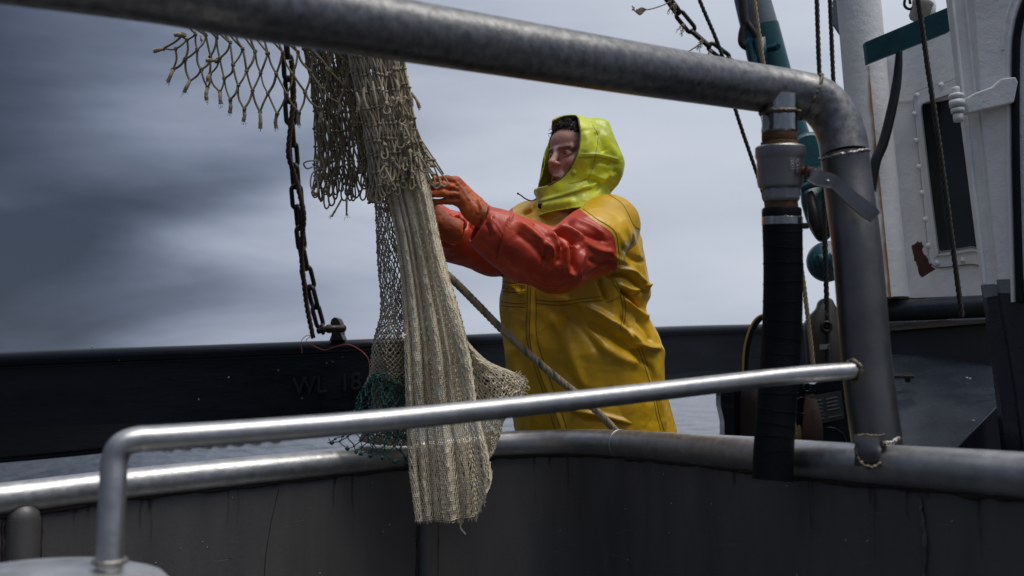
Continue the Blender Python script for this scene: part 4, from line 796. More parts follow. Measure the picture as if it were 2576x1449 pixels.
for x, y in ((2491, 914), (2440, 952), (2432, 950), (2250, 990), (2448, 1058)): b = MB(); b.ball(on_plane(x, y), (.006, .006, .003), 8, 5); mesh_obj('paint_speck', b, mt['valve'], hb)
# ---------------------------------------------------------------- the fisherman
DM = 3.45
pz = lambda y, d=DM: P(1450, y, d)[2]
person = thing('person', 'person in a yellow oilskin jacket with red sleeves and lime hood reaching for the net', 'person', tuple(np.array([P(1480, 1200, DM)[0], P(1480, 1200, DM)[1], 0])))
TT = [(455, 1420, 1500, 3.45, .05), (475, 1395, 1520, 3.47, .06), (495, 1356, 1542, 3.47, .08), (515, 1322, 1566, 3.48, .095), (545, 1298, 1590, 3.48, .105), (600, 1281, 1614, 3.46, .160), (650, 1272, 1624, 3.46, .172), (700, 1265, 1632, 3.46, .175), (740, 1261, 1637, 3.46, .175), (768, 1259, 1622, 3.46, .168), (790, 1260, 1622, 3.46, .166), (815, 1263, 1640, 3.46, .172), (850, 1266, 1660, 3.46, .180), (900, 1270, 1666, 3.46, .185), (980, 1280, 1671, 3.46, .185), (1040, 1289, 1686, 3.46, .185), (1090, 1298, 1699, 3.46, .185), (1160, 1305, 1705, 3.46, .185), (1250, 1310, 1705, 3.46, .185), (1300, 1310, 1705, 3.46, .185)]
tz = np.array([P(1450, r_[0], DM)[2] for r_ in TT])[::-1]
tL = np.array([P(r_[1], r_[0], r_[3])[0] for r_ in TT])[::-1]; tR = np.array([P(r_[2], r_[0], r_[3])[0] for r_ in TT])[::-1]
tY = np.array([P(1450, r_[0], r_[3])[1] for r_ in TT])[::-1]; tB = np.array([r_[4] for r_ in TT])[::-1]
zg = np.linspace(tz[0], tz[-1], 200)
def smt(a): 
    v = np.interp(zg, tz, a); k = np.ones(7)/7; return np.convolve(np.pad(v, 3, mode='edge'), k, 'valid')
gL, gR, gY, gB = smt(tL), smt(tR), smt(tY), smt(tB)
def d_torso(p):
    z = p[..., 2]; L_ = np.interp(z, zg, gL); R_ = np.interp(z, zg, gR); cy = np.interp(z, zg, gY); b_ = np.interp(z, zg, gB)
    cx = (L_+R_)/2; a_ = (R_-L_)/2; r_ = (np.abs((p[..., 0]-cx)/a_)**2.2+np.abs((p[..., 1]-cy)/b_)**2.2)**(1/2.2)
    d = (r_-1)*np.minimum(a_, b_); return np.maximum(np.maximum(d, z-tz[-1]), tz[1]-z)
armN = PA([(1530, 568, 3.28), (1488, 610, 3.15), (1402, 657, 3.03), (1325, 634, 2.99), (1270, 601, 2.97), (1195, 560, 2.95)]); rN = [.104, .103, .093, .086, .074, .059]
armF = PA([(1335, 575, 3.56), (1240, 634, 3.40), (1155, 600, 3.27), (1085, 569, 3.14), (1045, 552, 3.06)]); rF = [.10, .078, .076, .068, .060]
nN = unit(armN[-2]-armN[-1]); cutN = P(1206, 563, 2.955); nF = unit(armF[-2]-armF[-1]); cutF = P(1062, 560, 3.1)
def d_armN(p):
    d = sd_chain(p, armN, rN, .03); pl_ = (cutN-p)@nN.astype(np.float32)
    inner = -(d+.007); deep = pl_+.05
    d = np.maximum(d, pl_); return np.maximum(d, -np.maximum(-inner, -deep)) if False else np.maximum(d, np.minimum(inner*1.0, 1e9)*(deep > 0)+np.where(deep > 0, 0, -1e3))
def d_armF(p):
    d = sd_chain(p, armF, rF, .03); return np.maximum(d, (cutF-p)@nF.astype(np.float32))
def wr(p):
    return .0036*noise3(p*np.array([1, 1, .6], np.float32), 13, 11)+.0016*noise3(p, 31, 12)-.0045*(1-np.abs(noise3(p*np.array([1, 1, .7], np.float32), 8, 13)))**5
def f_jacket(p):
    p = np.asarray(p, np.float32)
    dt = d_torso(p); dn = d_armN(p); df = d_armF(p)
    d = smin(dt, dn, .018); d = smin(d, df, .02); return d+wr(p)
lo_ = [armF[-1][0]-.10, 2.85, pz(1245)-.02]; hi_ = [P(1720, 800, 3.5)[0]+.03, 3.78, pz(450)+.02]
print('jacket grid'); V, Q = surface_nets(f_jacket, lo_, hi_, .0052)
V = relax(V, Q, 1, .4)
# drop stray shell pieces far from the arms is unnecessary: folds next
def polyd(px, py, poly):
    """distance to polyline in px + param"""
    pts = smooth_path(poly, 6); best = np.full(px.shape, 1e9); tt = np.zeros(px.shape); n_ = len(pts)-1
    for i in range(n_):
        a, b = pts[i], pts[i+1]; ab = b-a; t = np.clip(((px-a[0])*ab[0]+(py-a[1])*ab[1])/max(ab@ab, 1e-6), 0, 1)
        d = np.hypot(px-a[0]-t*ab[0], py-a[1]-t*ab[1]); m_ = d < best; best[m_] = d[m_]; tt[m_] = (i+t[m_])/n_
    return best, tt
FOLDS = [  # part, polyline, width px, amplitude m
 ('A', [(1393, 584), (1415, 588), (1435, 600), (1452, 612)], 7, -.020), ('A', [(1438, 610), (1442, 635), (1443, 680)], 7, -.018),
 ('A', [(1398, 574), (1425, 578), (1450, 592), (1466, 606)], 7, .012), ('A', [(1428, 684), (1447, 690), (1458, 660), (1470, 632)], 8, .010), ('A', [(1424, 616), (1426, 650), (1424, 684)], 7, .012),
 ('A', [(1383, 584), (1398, 605), (1406, 632)], 7, .010), ('A', [(1412, 610), (1412, 640), (1400, 662)], 6, -.009),
 ('A', [(1420, 556), (1464, 583), (1527, 608)], 9, -.010), ('A', [(1432, 548), (1480, 566), (1520, 590)], 7, .006), ('A', [(1458, 606), (1500, 628), (1545, 634)], 9, .008), ('A', [(1480, 650), (1510, 665), (1545, 664)], 9, -.007),
 ('A', [(1292, 540), (1272, 572), (1258, 612), (1248, 650)], 4, -.006), ('A', [(1302, 558), (1348, 592), (1394, 640)], 9, .009), ('A', [(1296, 582), (1340, 618), (1385, 672)], 12, -.006),
 ('A', [(1240, 540), (1235, 560), (1246, 588)], 6, .006), ('A', [(1222, 560), (1232, 580), (1230, 602)], 5, -.005), ('A', [(1325, 690), (1370, 712), (1420, 716)], 9, .006), ('A', [(1376, 606), (1390, 650), (1380, 690)], 7, .007), ('A', [(1365, 600), (1374, 640), (1362, 680)], 6, -.006),
 ('A', [(1340, 560), (1365, 580), (1378, 600)], 6, -.006), ('A', [(1470, 700), (1500, 680), (1545, 655)], 7, -.006),
 ('F', [(1137, 540), (1160, 560), (1168, 578)], 6, .012), ('F', [(1152, 524), (1172, 552), (1170, 580)], 6, -.011), ('F', [(1160, 588), (1150, 605), (1120, 622)], 7, .008), ('F', [(1185, 560), (1200, 590), (1205, 625)], 8, -.010), ('F', [(1100, 560), (1125, 580), (1130, 610)], 8, -.008), ('F', [(1215, 640), (1240, 660), (1260, 690)], 8, .008), ('F', [(1120, 535), (1135, 555), (1115, 575)], 6, .008),
 ('T', [(1463, 490), (1458, 514), (1434, 541)], 5, -.022), ('T', [(1474, 484), (1470, 512), (1450, 540), (1420, 570)], 6, .010),
 ('T', [(1503, 696), (1514, 724), (1525, 756)], 7, -.016), ('T', [(1523, 694), (1560, 690), (1590, 702), (1622, 736)], 7, -.022), ('T', [(1540, 676), (1580, 682), (1612, 704), (1632, 730)], 8, .014),
 ('T', [(1556, 716), (1585, 728), (1605, 728), (1630, 716)], 6, .012), ('T', [(1564, 728), (1588, 752), (1614, 776)], 8, -.028), ('T', [(1570, 748), (1600, 782), (1630, 806)], 9, .015),
 ('T', [(1404, 752), (1467, 767), (1524, 801), (1590, 846), (1626, 876)], 13, .017), ('T', [(1467, 806), (1514, 831), (1570, 865), (1622, 898)], 18, -.018), ('T', [(1500, 860), (1560, 900), (1610, 915)], 18, .010),
 ('T', [(1455, 768), (1480, 800), (1476, 818)], 8, .008), ('T', [(1395, 775), (1440, 800), (1470, 835), (1520, 900)], 14, -.008), ('T', [(1380, 790), (1420, 850), (1450, 930), (1470, 990)], 18, .009), ('T', [(1410, 920), (1470, 985), (1560, 1020)], 18, -.009),
 ('T', [(1590, 870), (1625, 872), (1660, 876)], 8, .014), ('T', [(1560, 790), (1580, 830), (1600, 860)], 8, -.010), ('T', [(1600, 800), (1625, 830), (1640, 860)], 9, -.010),
 ('T', [(1437, 1030), (1500, 1042), (1600, 1068)], 8, .010), ('T', [(1450, 1052), (1530, 1060), (1600, 1090)], 7, -.012), ('T', [(1300, 560), (1325, 560), (1340, 580)], 8, .010), ('T', [(1310, 540), (1335, 530), (1345, 515)], 7, -.008),
 ('T', [(1560, 540), (1590, 600), (1606, 660)], 12, .008), ('T', [(1565, 620), (1590, 650), (1622, 660)], 9, -.009), ('T', [(1535, 640), (1570, 660), (1600, 690)], 8, .008), ('T', [(1600, 900), (1640, 930), (1650, 1000)], 9, -.008),
 ('T', [(1337, 700), (1336, 850), (1355, 920), (1384, 995), (1410, 1075)], 9, .008), ('T', [(1265, 735), (1290, 722), (1310, 740), (1322, 730)], 6, .007), ('T', [(1290, 770), (1296, 810), (1292, 870)], 12, .006),
 ('T', [(1640, 960), (1660, 1010), (1672, 1080)], 8, .008), ('T', [(1268, 880), (1300, 930), (1330, 1010)], 16, .007),
]
nrm = vnormals(V, Q); px, py, dd = proj(V); vw = unit(V-np.array([0, 0, CAMZ])); fc = np.clip(-(nrm*vw).sum(1)*2.5+.15, 0, 1)
dt, dn, df = d_torso(V), sd_chain(V, armN, rN, .03), sd_chain(V, armF, rF, .03)
part = np.where((dn < dt) & (dn < df), 0, np.where(df < dt, 1, 2))
disp = np.zeros(len(V))
for pt, poly, w_, a_ in FOLDS:
    a_ *= {'T': 1.35, 'A': 1.5, 'F': 1.5}[pt]; w_ *= .8
    k = 'AFT'.index(pt); m_ = (part == k) if pt != 'T' else np.ones(len(V), bool)
    if pt == 'T': m_ = (part == 2) | ((part == 0) & (px > 1535))
    xs_ = [q[0] for q in poly]; ys_ = [q[1] for q in poly]; m_ &= (px > min(xs_)-50) & (px < max(xs_)+50) & (py > min(ys_)-50) & (py < max(ys_)+50)
    i = np.nonzero(m_)[0]
    if len(i) == 0: continue
    D_, t_ = polyd(px[i], py[i], poly); prof = np.exp(-(D_/w_)**2) if a_ > 0 else np.exp(-(D_/(w_*.8))**1.6)
    disp[i] += a_*prof*np.clip(np.minimum(t_, 1-t_)*6+.25, 0, 1)
# gathered creases at the wrists and waist
V = V+nrm*(disp*fc)[:, None]
V = relax(V, Q, 1, .25)
# ---- split sleeve (red) from jacket (yellow)
SEAM = smooth_path([(1440, 505), (1458, 526), (1500, 558), (1540, 587), (1550, 628), (1553, 678), (1548, 720)], 6)
def g_red(v):
    px, py, _ = proj(v); xs_ = np.interp(py, SEAM[:, 1], SEAM[:, 0]); gs = (px-xs_)/830.
    gs = np.where(py < 505, .05+0*gs, gs)
    dt = d_torso(v); dn = sd_chain(v, armN, rN, .03); df = sd_chain(v, armF, rF, .03)
    return np.minimum(np.maximum(gs, dn-dt), np.maximum(df-dt, (px-1290)/830.))
gv = g_red(V); gq = gv[Q].mean(1) < 0
vin = np.zeros(len(V), bool); vin[Q[gq].ravel()] = True; vou = np.zeros(len(V), bool); vou[Q[~gq].ravel()] = True; bd = np.nonzero(vin & vou)[0]
for _ in range(3):
    vb = V[bd]; e = .0006; g0 = g_red(vb); gr = np.stack([(g_red(vb+np.eye(3)[k]*e)-g0)/e for k in range(3)], 1); st_ = -(g0/np.maximum((gr**2).sum(1), .05))[:, None]*gr
    st_ -= (st_*nrm[bd]).sum(1)[:, None]*nrm[bd]; ln = np.linalg.norm(st_, axis=1, keepdims=True); V[bd] = vb+st_*np.minimum(1, .003/np.maximum(ln, 1e-9))
jb = bvh_of(V, Q)
def sub_obj(V, Q, sel, name, m_, par):
    q = Q[sel]; u, inv = np.unique(q.ravel(), return_inverse=True); b = MB(); b.add(V[u], inv.reshape(-1, 4)); return mesh_obj(name, b, m_, par)
jacket = sub_obj(V, Q, ~gq, 'jacket', mt['yellow'], person)
cx_q = V[Q].mean(1); nearq = sd_chain(cx_q, armN, rN, .03) < sd_chain(cx_q, armF, rF, .03)
sleeveN = sub_obj(V, Q, gq & nearq, 'sleeve', mt['red'], person); sub_obj(V, Q, gq & ~nearq, 'sleeve', mt['red'], person)
def seam(poly, name, m_, par, bv=None, r=.0011, off=.0002):
    q = on_surface(bv or jb, poly, off)
    for s_ in q:
        b = MB(); b.tube(s_, r, 5); mesh_obj(name, b, m_, par)
for pl in ([(1327, 706), (1326, 780), (1324, 844), (1344, 921), (1370, 997), (1394, 1074), (1400, 1100)], [(1348, 711), (1349, 780), (1350, 844), (1367, 907), (1397, 991), (1424, 1071), (1432, 1100)], [(1336, 712), (1333, 850), (1350, 917), (1378, 994), (1410, 1074)],
           [(1260, 759), (1290, 763), (1323, 764)], [(1261, 769), (1290, 772), (1322, 773)], [(1349, 754), (1407, 759), (1460, 752), (1513, 746)], [(1349, 763), (1407, 768), (1460, 761), (1516, 756)],
           [(1547, 703), (1568, 744), (1574, 784), (1566, 834)], [(1540, 706), (1561, 746), (1567, 784), (1560, 830)], [(1514, 752), (1526, 760), (1545, 754), (1562, 744)], [(1612, 872), (1626, 911), (1643, 967), (1658, 1040), (1670, 1081)], [(1605, 876), (1619, 914), (1636, 968), (1651, 1040), (1662, 1082)],
           [(1519, 482), (1566, 514), (1594, 566), (1610, 577)], [(1459, 520), (1502, 551), (1546, 582), (1556, 628), (1559, 676)], [(1262, 732), (1290, 736), (1324, 732)], [(1264, 708), (1290, 712), (1324, 707)]):
    seam(pl, 'stitching', mt['stitch'], jacket)
seam([(1293, 541), (1272, 572), (1258, 612), (1249, 650)], 'stitching', mat('dark_red_stitching', (.10, .015, .01), .6), sleeveN)
# embossed chest lettering
Vt, Ft = text_verts('GUY COTTEN', 1, .04); Vt[:, :2] -= (Vt[:, :2].max(0)+Vt[:, :2].min(0))/2; sx = np.ptp(Vt[:, 0]); b = MB(); vv = []; ok = True
for v in Vt:
    u = v[0]/sx; c = cast(jb, 1293+u*56, 722-v[1]*12-u*2, .0012+v[2]*.01)
    if c is None: ok = False; break
    vv.append(c)
if ok: b.add(np.array(vv), Ft); mesh_obj('embossed_lettering', b, mt['stitch'], jacket, False)
# ---- gloves
def G(x, y, d=2.97): return P(x, y, d)
fingers = [ [(1146, 455, 2.972), (1122, 450, 2.955), (1098, 452, 2.975), (1082, 462, 3.00)], [(1144, 471, 2.962), (1116, 467, 2.945), (1088, 468, 2.955), (1062, 472, 2.985)], [(1144, 489, 2.960), (1114, 486.5, 2.943), (1084, 488, 2.95), (1058, 492, 2.98)], [(1148, 506, 2.966), (1122, 506, 2.955), (1098, 508, 2.958), (1076, 508, 2.98)] ]
thumb = [(1170, 478, 3.02), (1140, 462, 3.05), (1108, 455, 3.055), (1085, 462, 3.04)]
def mirror_far(pt): x, y, d = pt; return (x-88+2, y+36, 3.085+(2.97-d)*1)
def glove_fn(fing, th, wristp, palm, rs):
    fg = [PA(f) for f in fing]; tp = PA(th)
    def fn(p):
        p = np.asarray(p, np.float32); d = None
        for f, r_ in zip(fg, rs):
            q = sd_chain(p, f, [r_*1.08, r_, r_*.95, r_*.86], .004); d = q if d is None else smin(d, q, .0035)
        d = smin(d, sd_chain(p, tp, [.016, .014, .013, .0115], .004), .006)
        for a, b_, ra, rb in palm: d = smin(d, sd_cone(p, a, b_, ra, rb), .012)
        d = smin(d, sd_cone(p, wristp[0], wristp[1], wristp[2], wristp[3]), .02)
        return d+.0011*noise3(p, 120, 21)+.0013*noise3(p, 55, 22)
    return fn
wA, wB = P(1196, 530, 2.975), P(1240, 560, 2.97)
palm = [(P(1150, 460, 2.978), P(1192, 512, 2.985), .0165, .026), (P(1149, 474, 2.972), P(1196, 526, 2.975), .0165, .026), (P(1150, 490, 2.968), P(1198, 535, 2.97), .0165, .026), (P(1154, 505, 2.975), P(1200, 543, 2.975), .0155, .026), (P(1160, 480, 2.995), P(1195, 520, 2.99), .020, .026)]
fn = glove_fn(fingers, thumb, (wA, wB, .034, .040), palm, [.0116, .0118, .0115, .0106])
V, Q = surface_nets(fn, P(1040, 540, 2.97)-[0, .12, .06], P(1250, 420, 2.97)+[.02, .16, .03], .0019); nrm = vnormals(V, Q); px, py, dd = proj(V); disp = np.zeros(len(V))
for poly, w_, a_ in (([(1135, 461), (1142, 462), (1150, 468)], 3, -.003), ([(1132, 477), (1142, 478), (1152, 482)], 3, -.003), ([(1134, 497), (1144, 497), (1153, 500)], 3, -.003), ([(1140, 452), (1160, 470), (1180, 500)], 4, .0015), ([(1168, 470), (1180, 492), (1195, 512)], 3, -.0015), ([(1196, 505), (1204, 528), (1196, 552)], 4, -.003), ([(1206, 505), (1213, 530), (1205, 560)], 4, .003)):
    D_, t_ = polyd(px, py, poly); disp += a_*np.exp(-(D_/w_)**2)
V = V+nrm*disp[:, None]; b = MB(); b.add(V, Q); mesh_obj('glove', b, mt['orange'], person)
mf = lambda L_: [mirror_far(q) for q in L_]
wA2, wB2 = P(*mirror_far((1196, 530, 2.975))), P(*mirror_far((1225, 545, 2.97)))
palm2 = [(P(*mirror_far((1150, y0, 2.97))), P(*mirror_far((1190, y1, 2.97))), .017, .027) for y0, y1 in ((462, 512), (484, 526), (504, 540))]
fn = glove_fn([mf(f) for f in fingers], mf(thumb), (wA2, wB2, .034, .042), palm2, [.0116, .0118, .0115, .0106])
V, Q = surface_nets(fn, P(955, 590, 3.08)-[0, .14, .03], P(1150, 440, 3.08)+[.02, .16, .03], .003); b = MB(); b.add(V, Q); mesh_obj('glove', b, mt['orange'], person)
# ---- head
Hc = P(1463, 389, 3.45); S_ = 1.08
hf = np.array([-.83, -.555, .03]); hf /= np.linalg.norm(hf); hs_ = np.cross([0, 0, 1.], hf); hs_ /= np.linalg.norm(hs_); hs_ = -hs_ if hs_[1] > 0 else hs_; hu = np.cross(hf, hs_); hu = hu if hu[2] > 0 else -hu
HB = np.stack([hf, hs_, hu])                       # rows: forward, side (to camera), up
def loc(p): return (p-Hc.astype(np.float32))@HB.T.astype(np.float32)
Fc = P(1453, 399, 3.45); ff = unit(np.array([-.75, -.66, .02])); fs = np.cross(ff, [0, 0, 1.]); fs = unit(fs); fs = -fs if fs[1] > 0 else fs; fu = np.cross(ff, fs); fu = fu if fu[2] > 0 else -fu; FB = np.stack([ff, fs, fu])
def locF(p): return (p-Fc.astype(np.float32))@FB.T.astype(np.float32)
def wldF(q): return np.asarray(q)@FB+Fc
def wld(q): return np.asarray(q)@HB+Hc
def f_head(p):
    q = locF(np.asarray(p, np.float32))/S_; s_ = q[..., 1]; qa = q.copy(); qa[..., 1] = np.abs(s_)
    E = lambda c, r_: sd_ell(q, c, r_); EA = lambda c, r_: sd_ell(qa, c, r_); C = lambda a, b_, ra, rb: sd_cone(q, a, b_, ra, rb); CA = lambda a, b_, ra, rb: sd_cone(qa, a, b_, ra, rb)
    d = E((-.014, 0, .026), (.097, .074, .084))
    d = smin(d, E((.030, 0, -.042), (.058, .056, .086)), .02)
    d = smin(d, E((.050, 0, .045), (.044, .058, .045)), .015)
    d = smin(d, EA((.052, .036, -.030), (.034, .026, .030)), .014)          # cheeks
    d = smin(d, E((.072, 0, -.116), (.022, .026, .020)), .018)              # chin
    d = smin(d, CA((.060, .022, -.114), (-.010, .058, -.070), .019, .018), .018)   # jaw
    d = smin(d, CA((.0895, .008, .014), (.073, .046, .017), .0085, .009), .012)   # brow ridge
    d = smax(d, -EA((.104, .031, -.002), (.024, .018, .0125)), .010)         # eye sockets
    d = smin(d, EA((.0745, .032, -.002), (.0142, .0165, .0136)), .0025)      # lids
    d = smax(d, -EA((.094, .031, -.0035), (.010, .0140, .0064)), .0010)      # eye opening
    d = smin(d, C((.086, 0, .012), (.109, 0, -.026), .0095, .0105), .009)    # nose
    d = smin(d, E((.1115, 0, -.031), (.0125, .0125, .0105)), .006)
    d = smin(d, EA((.101, .0135, -.035), (.0105, .0075, .0080)), .004)
    d = smax(d, -EA((.1055, .0072, -.0445), (.0058, .0038, .005)), .002)
    d = smin(d, E((.081, 0, -.080), (.018, .028, .026)), .012)               # muzzle
    d = smin(d, CA((.1005, .000, -.0715), (.0840, .025, -.0805), .0056, .0035), .004)
    d = smin(d, CA((.0965, .000, -.0925), (.0830, .022, -.0840), .0072, .004), .004)
    d = smax(d, -E((.100, 0, -.0820), (.022, .0185, .0042)), .002)
    d = smin(d, C((.084, 0, -.100), (.084, 0, -.1005), .004, .004), .01)
    d = smax(d, -CA((.098, .019, -.050), (.086, .034, -.082), .0025, .0025), .005)   # nasolabial crease
    d = smax(d, -C((.1005, 0, -.050), (.1015, 0, -.062), .002, .002), .003)
    d = smin(d, EA((-.008, .076, -.008), (.016, .008, .030)), .005)          # ears
    d = smin(d, C((-.020, 0, -.06), (-.055, 0, -.24), .056, .062), .02)
    return d*S_+.0006*noise3(np.asarray(p, np.float32), 90, 31)
c8 = np.array([wldF([f, s_, u]) for f in (-.13, .15) for s_ in (-.095, .095) for u in (-.22, .15)])
V, Q = surface_nets(f_head, c8.min(0), c8.max(0), .0021); q = locF(V)/S_
f_, s_, u_ = q.T; sa = np.abs(s_)
base = np.tile(np.array([[.58, .325, .265]]), (len(V), 1))
def mixc(m_, c): 
    global base; m_ = np.clip(m_, 0, 1)[:, None]; base = base*(1-m_)+np.array(c)*m_
mixc(.75*np.exp(-((sa-.042)**2+(u_+.03)**2)/.02**2*.8)*(f_ > 0), (.44, .16, .13)); mixc(.6*np.exp(-((f_-.12)**2+(u_+.033)**2)/.016**2), (.46, .17, .14))
mixc(.28*((u_ < -.045) & (f_ > 0))*np.exp(-((u_+.105)/.05)**2), (.20, .13, .11))                     # stubble
lipm = np.exp(-(np.maximum(np.abs(u_+.0825)-.0105, 0)/.003)**2)*np.exp(-(np.maximum(sa-.021, 0)/.004)**2)*(f_ > .078); mixc(.8*lipm, (.30, .10, .09))
br_ = np.exp(-((u_-(.0165+.02*(sa-.030)))/.0085)**2)*np.exp(-(np.maximum(np.abs(sa-.030)-.017, 0)/.005)**2)*(f_ > .05)*1.0; mixc(.97*br_*(.9+.1*noise3(V, 300, 5)), (.035, .022, .018))
ls_ = np.exp(-((u_-.0030)/.0024)**2)*np.exp(-(np.maximum(np.abs(sa-.031)-.012, 0)/.003)**2)*(f_ > .07); mixc(.92*ls_, (.03, .02, .02)); mixc(.55*np.exp(-((u_+.0095)/.0014)**2)*np.exp(-((sa-.031)/.011)**2)*(f_ > .06), (.16, .07, .06))
mixc(.15*np.exp(-((u_+.012)/.005)**2)*np.exp(-((sa-.030)/.014)**2)*(f_ > .06), (.30, .12, .12))
head_v, head_q, head_c = V, Q, base
# rest of the body, inside the clothes
fz = .06
hipL, hipR = P(1560, 1030, 3.42), P(1420, 1030, 3.5); footx = (hipL[0], hipR[0])
def legs(r0, r1, r2): return [([hipL, [hipL[0]+.01, hipL[1]+.0, .52], [hipL[0]+.02, hipL[1]+.02, .12]], [r0, r1, r2]), ([hipR, [hipR[0]-.02, hipR[1]-.01, .52], [hipR[0]-.03, hipR[1]+.02, .12]], [r0, r1, r2])]
def f_body(p):
    p = np.asarray(p, np.float32); d = sd_chain(p, PA([(1468, 470, 3.49), (1462, 575, 3.50), (1468, 750, 3.46), (1490, 1000, 3.46)]), [.05, .08, .11, .12], .05)
    aN = np.vstack([armN[:-1], PA([(1222, 548, 2.965), (1180, 505, 2.982)])]); aF = np.vstack([armF[:-1], P(*mirror_far((1205, 538, 2.975))), P(*mirror_far((1180, 510, 2.978)))]); d = smin(d, sd_chain(p, aN, [.055, .05, .042, .036, .03, .024, .016], .02), .03); d = smin(d, sd_chain(p, aF, [.055, .045, .038, .034, .024, .016], .02), .03)
    for pts, r_ in legs(.09, .065, .045):
        d = smin(d, sd_chain(p, pts, r_, .02), .03)
    return d
V2, Q2 = surface_nets(f_body, [armF[-1][0]-.06, 2.85, .0], [P(1720, 800, 3.5)[0], 3.75, pz(455)], .014)
b = MB(); b.add(head_v, head_q); b.add(V2, Q2); mesh_obj('body', b, mt['skin'], person, True, {'Col': np.vstack([head_c, np.tile([[.58, .325, .265]], (len(V2), 1))])})
bm_ = MB()   # eyeballs
for s0 in (1, -1):
    b = MB(); c = wldF(np.array([.0735, .0315*s0, -.0035])*S_); th = np.linspace(0, math.pi, 17); ph = np.linspace(0, 2*math.pi, 24, endpoint=False); rr_ = .0128*S_
    gaze = unit(np.array([1, -.18, .06])); gw = gaze@FB; e1 = unit(np.cross(gw, [0, 0, 1])); e2 = np.cross(gw, e1)
    v = c+rr_*(np.cos(th)[:, None, None]*gw+np.sin(th)[:, None, None]*(np.cos(ph)[None, :, None]*e1+np.sin(ph)[None, :, None]*e2)); i = np.arange(16)[:, None]*24; j = np.arange(24)[None]; k = (j+1) % 24
    b.add(v, np.stack([i+j, i+24+j, i+24+k, i+k], -1).reshape(-1, 4)); colr = np.where(th[:, None] < .24, 0, np.where(th[:, None] < .56, 1, 2)).repeat(24, 1).ravel()
    cc = np.array([[.004, .004, .004], [.04, .055, .07], [.55, .50, .47]])[colr]; mesh_obj('eye', b, mt['eye'], person, True, {'Col': cc})
b = MB(); tv = [wldF(np.array([.0900-.25*t_*t_*9, t_, -.0785])*S_) for t_ in np.linspace(-.014, .014, 9)]; b.tube(tv, .0026, 6); mesh_obj('teeth', b, mt['tooth'], person)
# hair cap + strands
def f_hair(p):
    q = locF(np.asarray(p, np.float32))/S_
    d = sd_ell(q, (-.014, 0, .028), (.100, .079, .086)); d = smin(d, sd_ell(q, (.045, 0, .080), (.038, .050, .028)), .02)
    line_ = (q[..., 0]-.02)*.62-(q[..., 2]-.052)+.012*np.cos(q[..., 1]*40)-.010
    d = smax(d, line_, .006); d = smax(d, -(q[..., 2]+.05), .01)
    pw = np.asarray(p, np.float32); return d*S_+.0045*noise3(pw, 95, 41)+.003*noise3(pw, 190, 42)
V, Q = surface_nets(f_hair, c8.min(0), wldF([0, 0, .0])+[.15, .16, .17], .0024); nrm = vnormals(V, Q); b = MB(); b.add(V, Q); q = locF(V)/S_
cand = np.nonzero((q[:, 0] > -.01) & (q[:, 2] > .045) & (np.abs(q[:, 1]) < .085))[0]; pick = rng.choice(cand, 900); st0 = V[pick]-nrm[pick]*.002; K_ = 6; tt_ = np.linspace(0, 1, K_)
dirs = unit(nrm[pick]+np.array(ff)*.35+rng.normal(size=(900, 3))*.35); curl = unit(np.cross(dirs, rng.normal(size=(900, 3)))); ln = rng.uniform(.008, .022, (900, 1, 1))
ang_ = tt_[None, :, None]*rng.uniform(1.0, 3.2, (900, 1, 1)); pts = st0[:, None]+ln*(np.sin(ang_)*dirs[:, None]*.8+(1-np.cos(ang_))*curl[:, None]*.6)
b.tubes(pts, np.linspace(.0011, .0004, K_)[None].repeat(900, 0), 4); mesh_obj('hair', b, mt['hair'], person)
# ---- hood
def hpt(x, y, d=3.45): return loc(P(x, y, d))
zr = lambda y: (389-y)/FPX*3.45
def cfx(x, s): return ((x-1463)/733.-s*hs_[0])/hf[0]
CFPX = [(280, 1440, 1402), (299, 1455, 1389), (317, 1458, 1387), (333, 1460, 1388.5), (348, 1460, 1383), (366, 1458, 1377.6), (378, 1455.6, 1372), (401, 1445.6, 1366), (427, 1431.6, 1361.6), (449, 1411.6, 1358), (458, 1396, 1356)]
CY_ = np.array([q[0] for q in CFPX]+[463, 468, 472, 475, 476.5]); XN = np.array([q[1] for q in CFPX]+[1387, 1370, 1357, 1350, 600.]); XF = np.array([q[2] for q in CFPX]+[1355, 1354, 1352, 1350, 600.])
LU = np.array([zr(y) for y in (480, 474, 470, 462, 452, 440, 427, 397, 365, 333, 300, 280)]); LF = np.array([.5, .5, .17, .128, .118, .112, .108, .100, .084, .080, .110, .13])
def hcut(p, s):
    x, y, _ = proj(p); lo_s = np.interp(y, [385, 430], [-.045, -.080]); t_ = np.clip((s-lo_s)/np.interp(y, [385, 430], [.09, .05]), 0, 1); t_ = t_*t_*(3-2*t_)
    return (np.interp(y, CY_, XF)*(1-t_)+np.interp(y, CY_, XN)*t_-x)/740.
e1, e2, e3 = hpt(1490, 392), hpt(1506, 424), hpt(1440, 345)
def h_solid(p):
    q = loc(np.asarray(p, np.float32))
    d = sd_ell(q, (-.018, .0, .000), (.116, .118, .121))
    d = smin(d, sd_ell(q, (-.062, .005, -.045), (.092, .105, .085)), .03)
    d = smin(d, sd_ell(q, (.036, -.016, .046), (.104, .108, .091)), .02)
    d = smin(d, sd_ell(q, (.022, .0, -.030), (.116, .112, .10)), .03)
    d = smin(d, sd_cone(q, hpt(1490, 352), hpt(1509, 322), .064, .034), .03)
    d = smin(d, sd_chain(q, np.array([hpt(1452, 440), hpt(1441, 480), hpt(1441, 565, 3.42)]), [.105, .114, .130], .03), .03)
    d = smin(d, sd_ell(q, hpt(1395, 478), (.060, .085, .040)), .03)
    pw = np.asarray(p, np.float32); return d+.0040*noise3(pw, 17, 51)+.0018*noise3(pw, 42, 52)
z_bot = P(1440, 545, 3.45)[2]
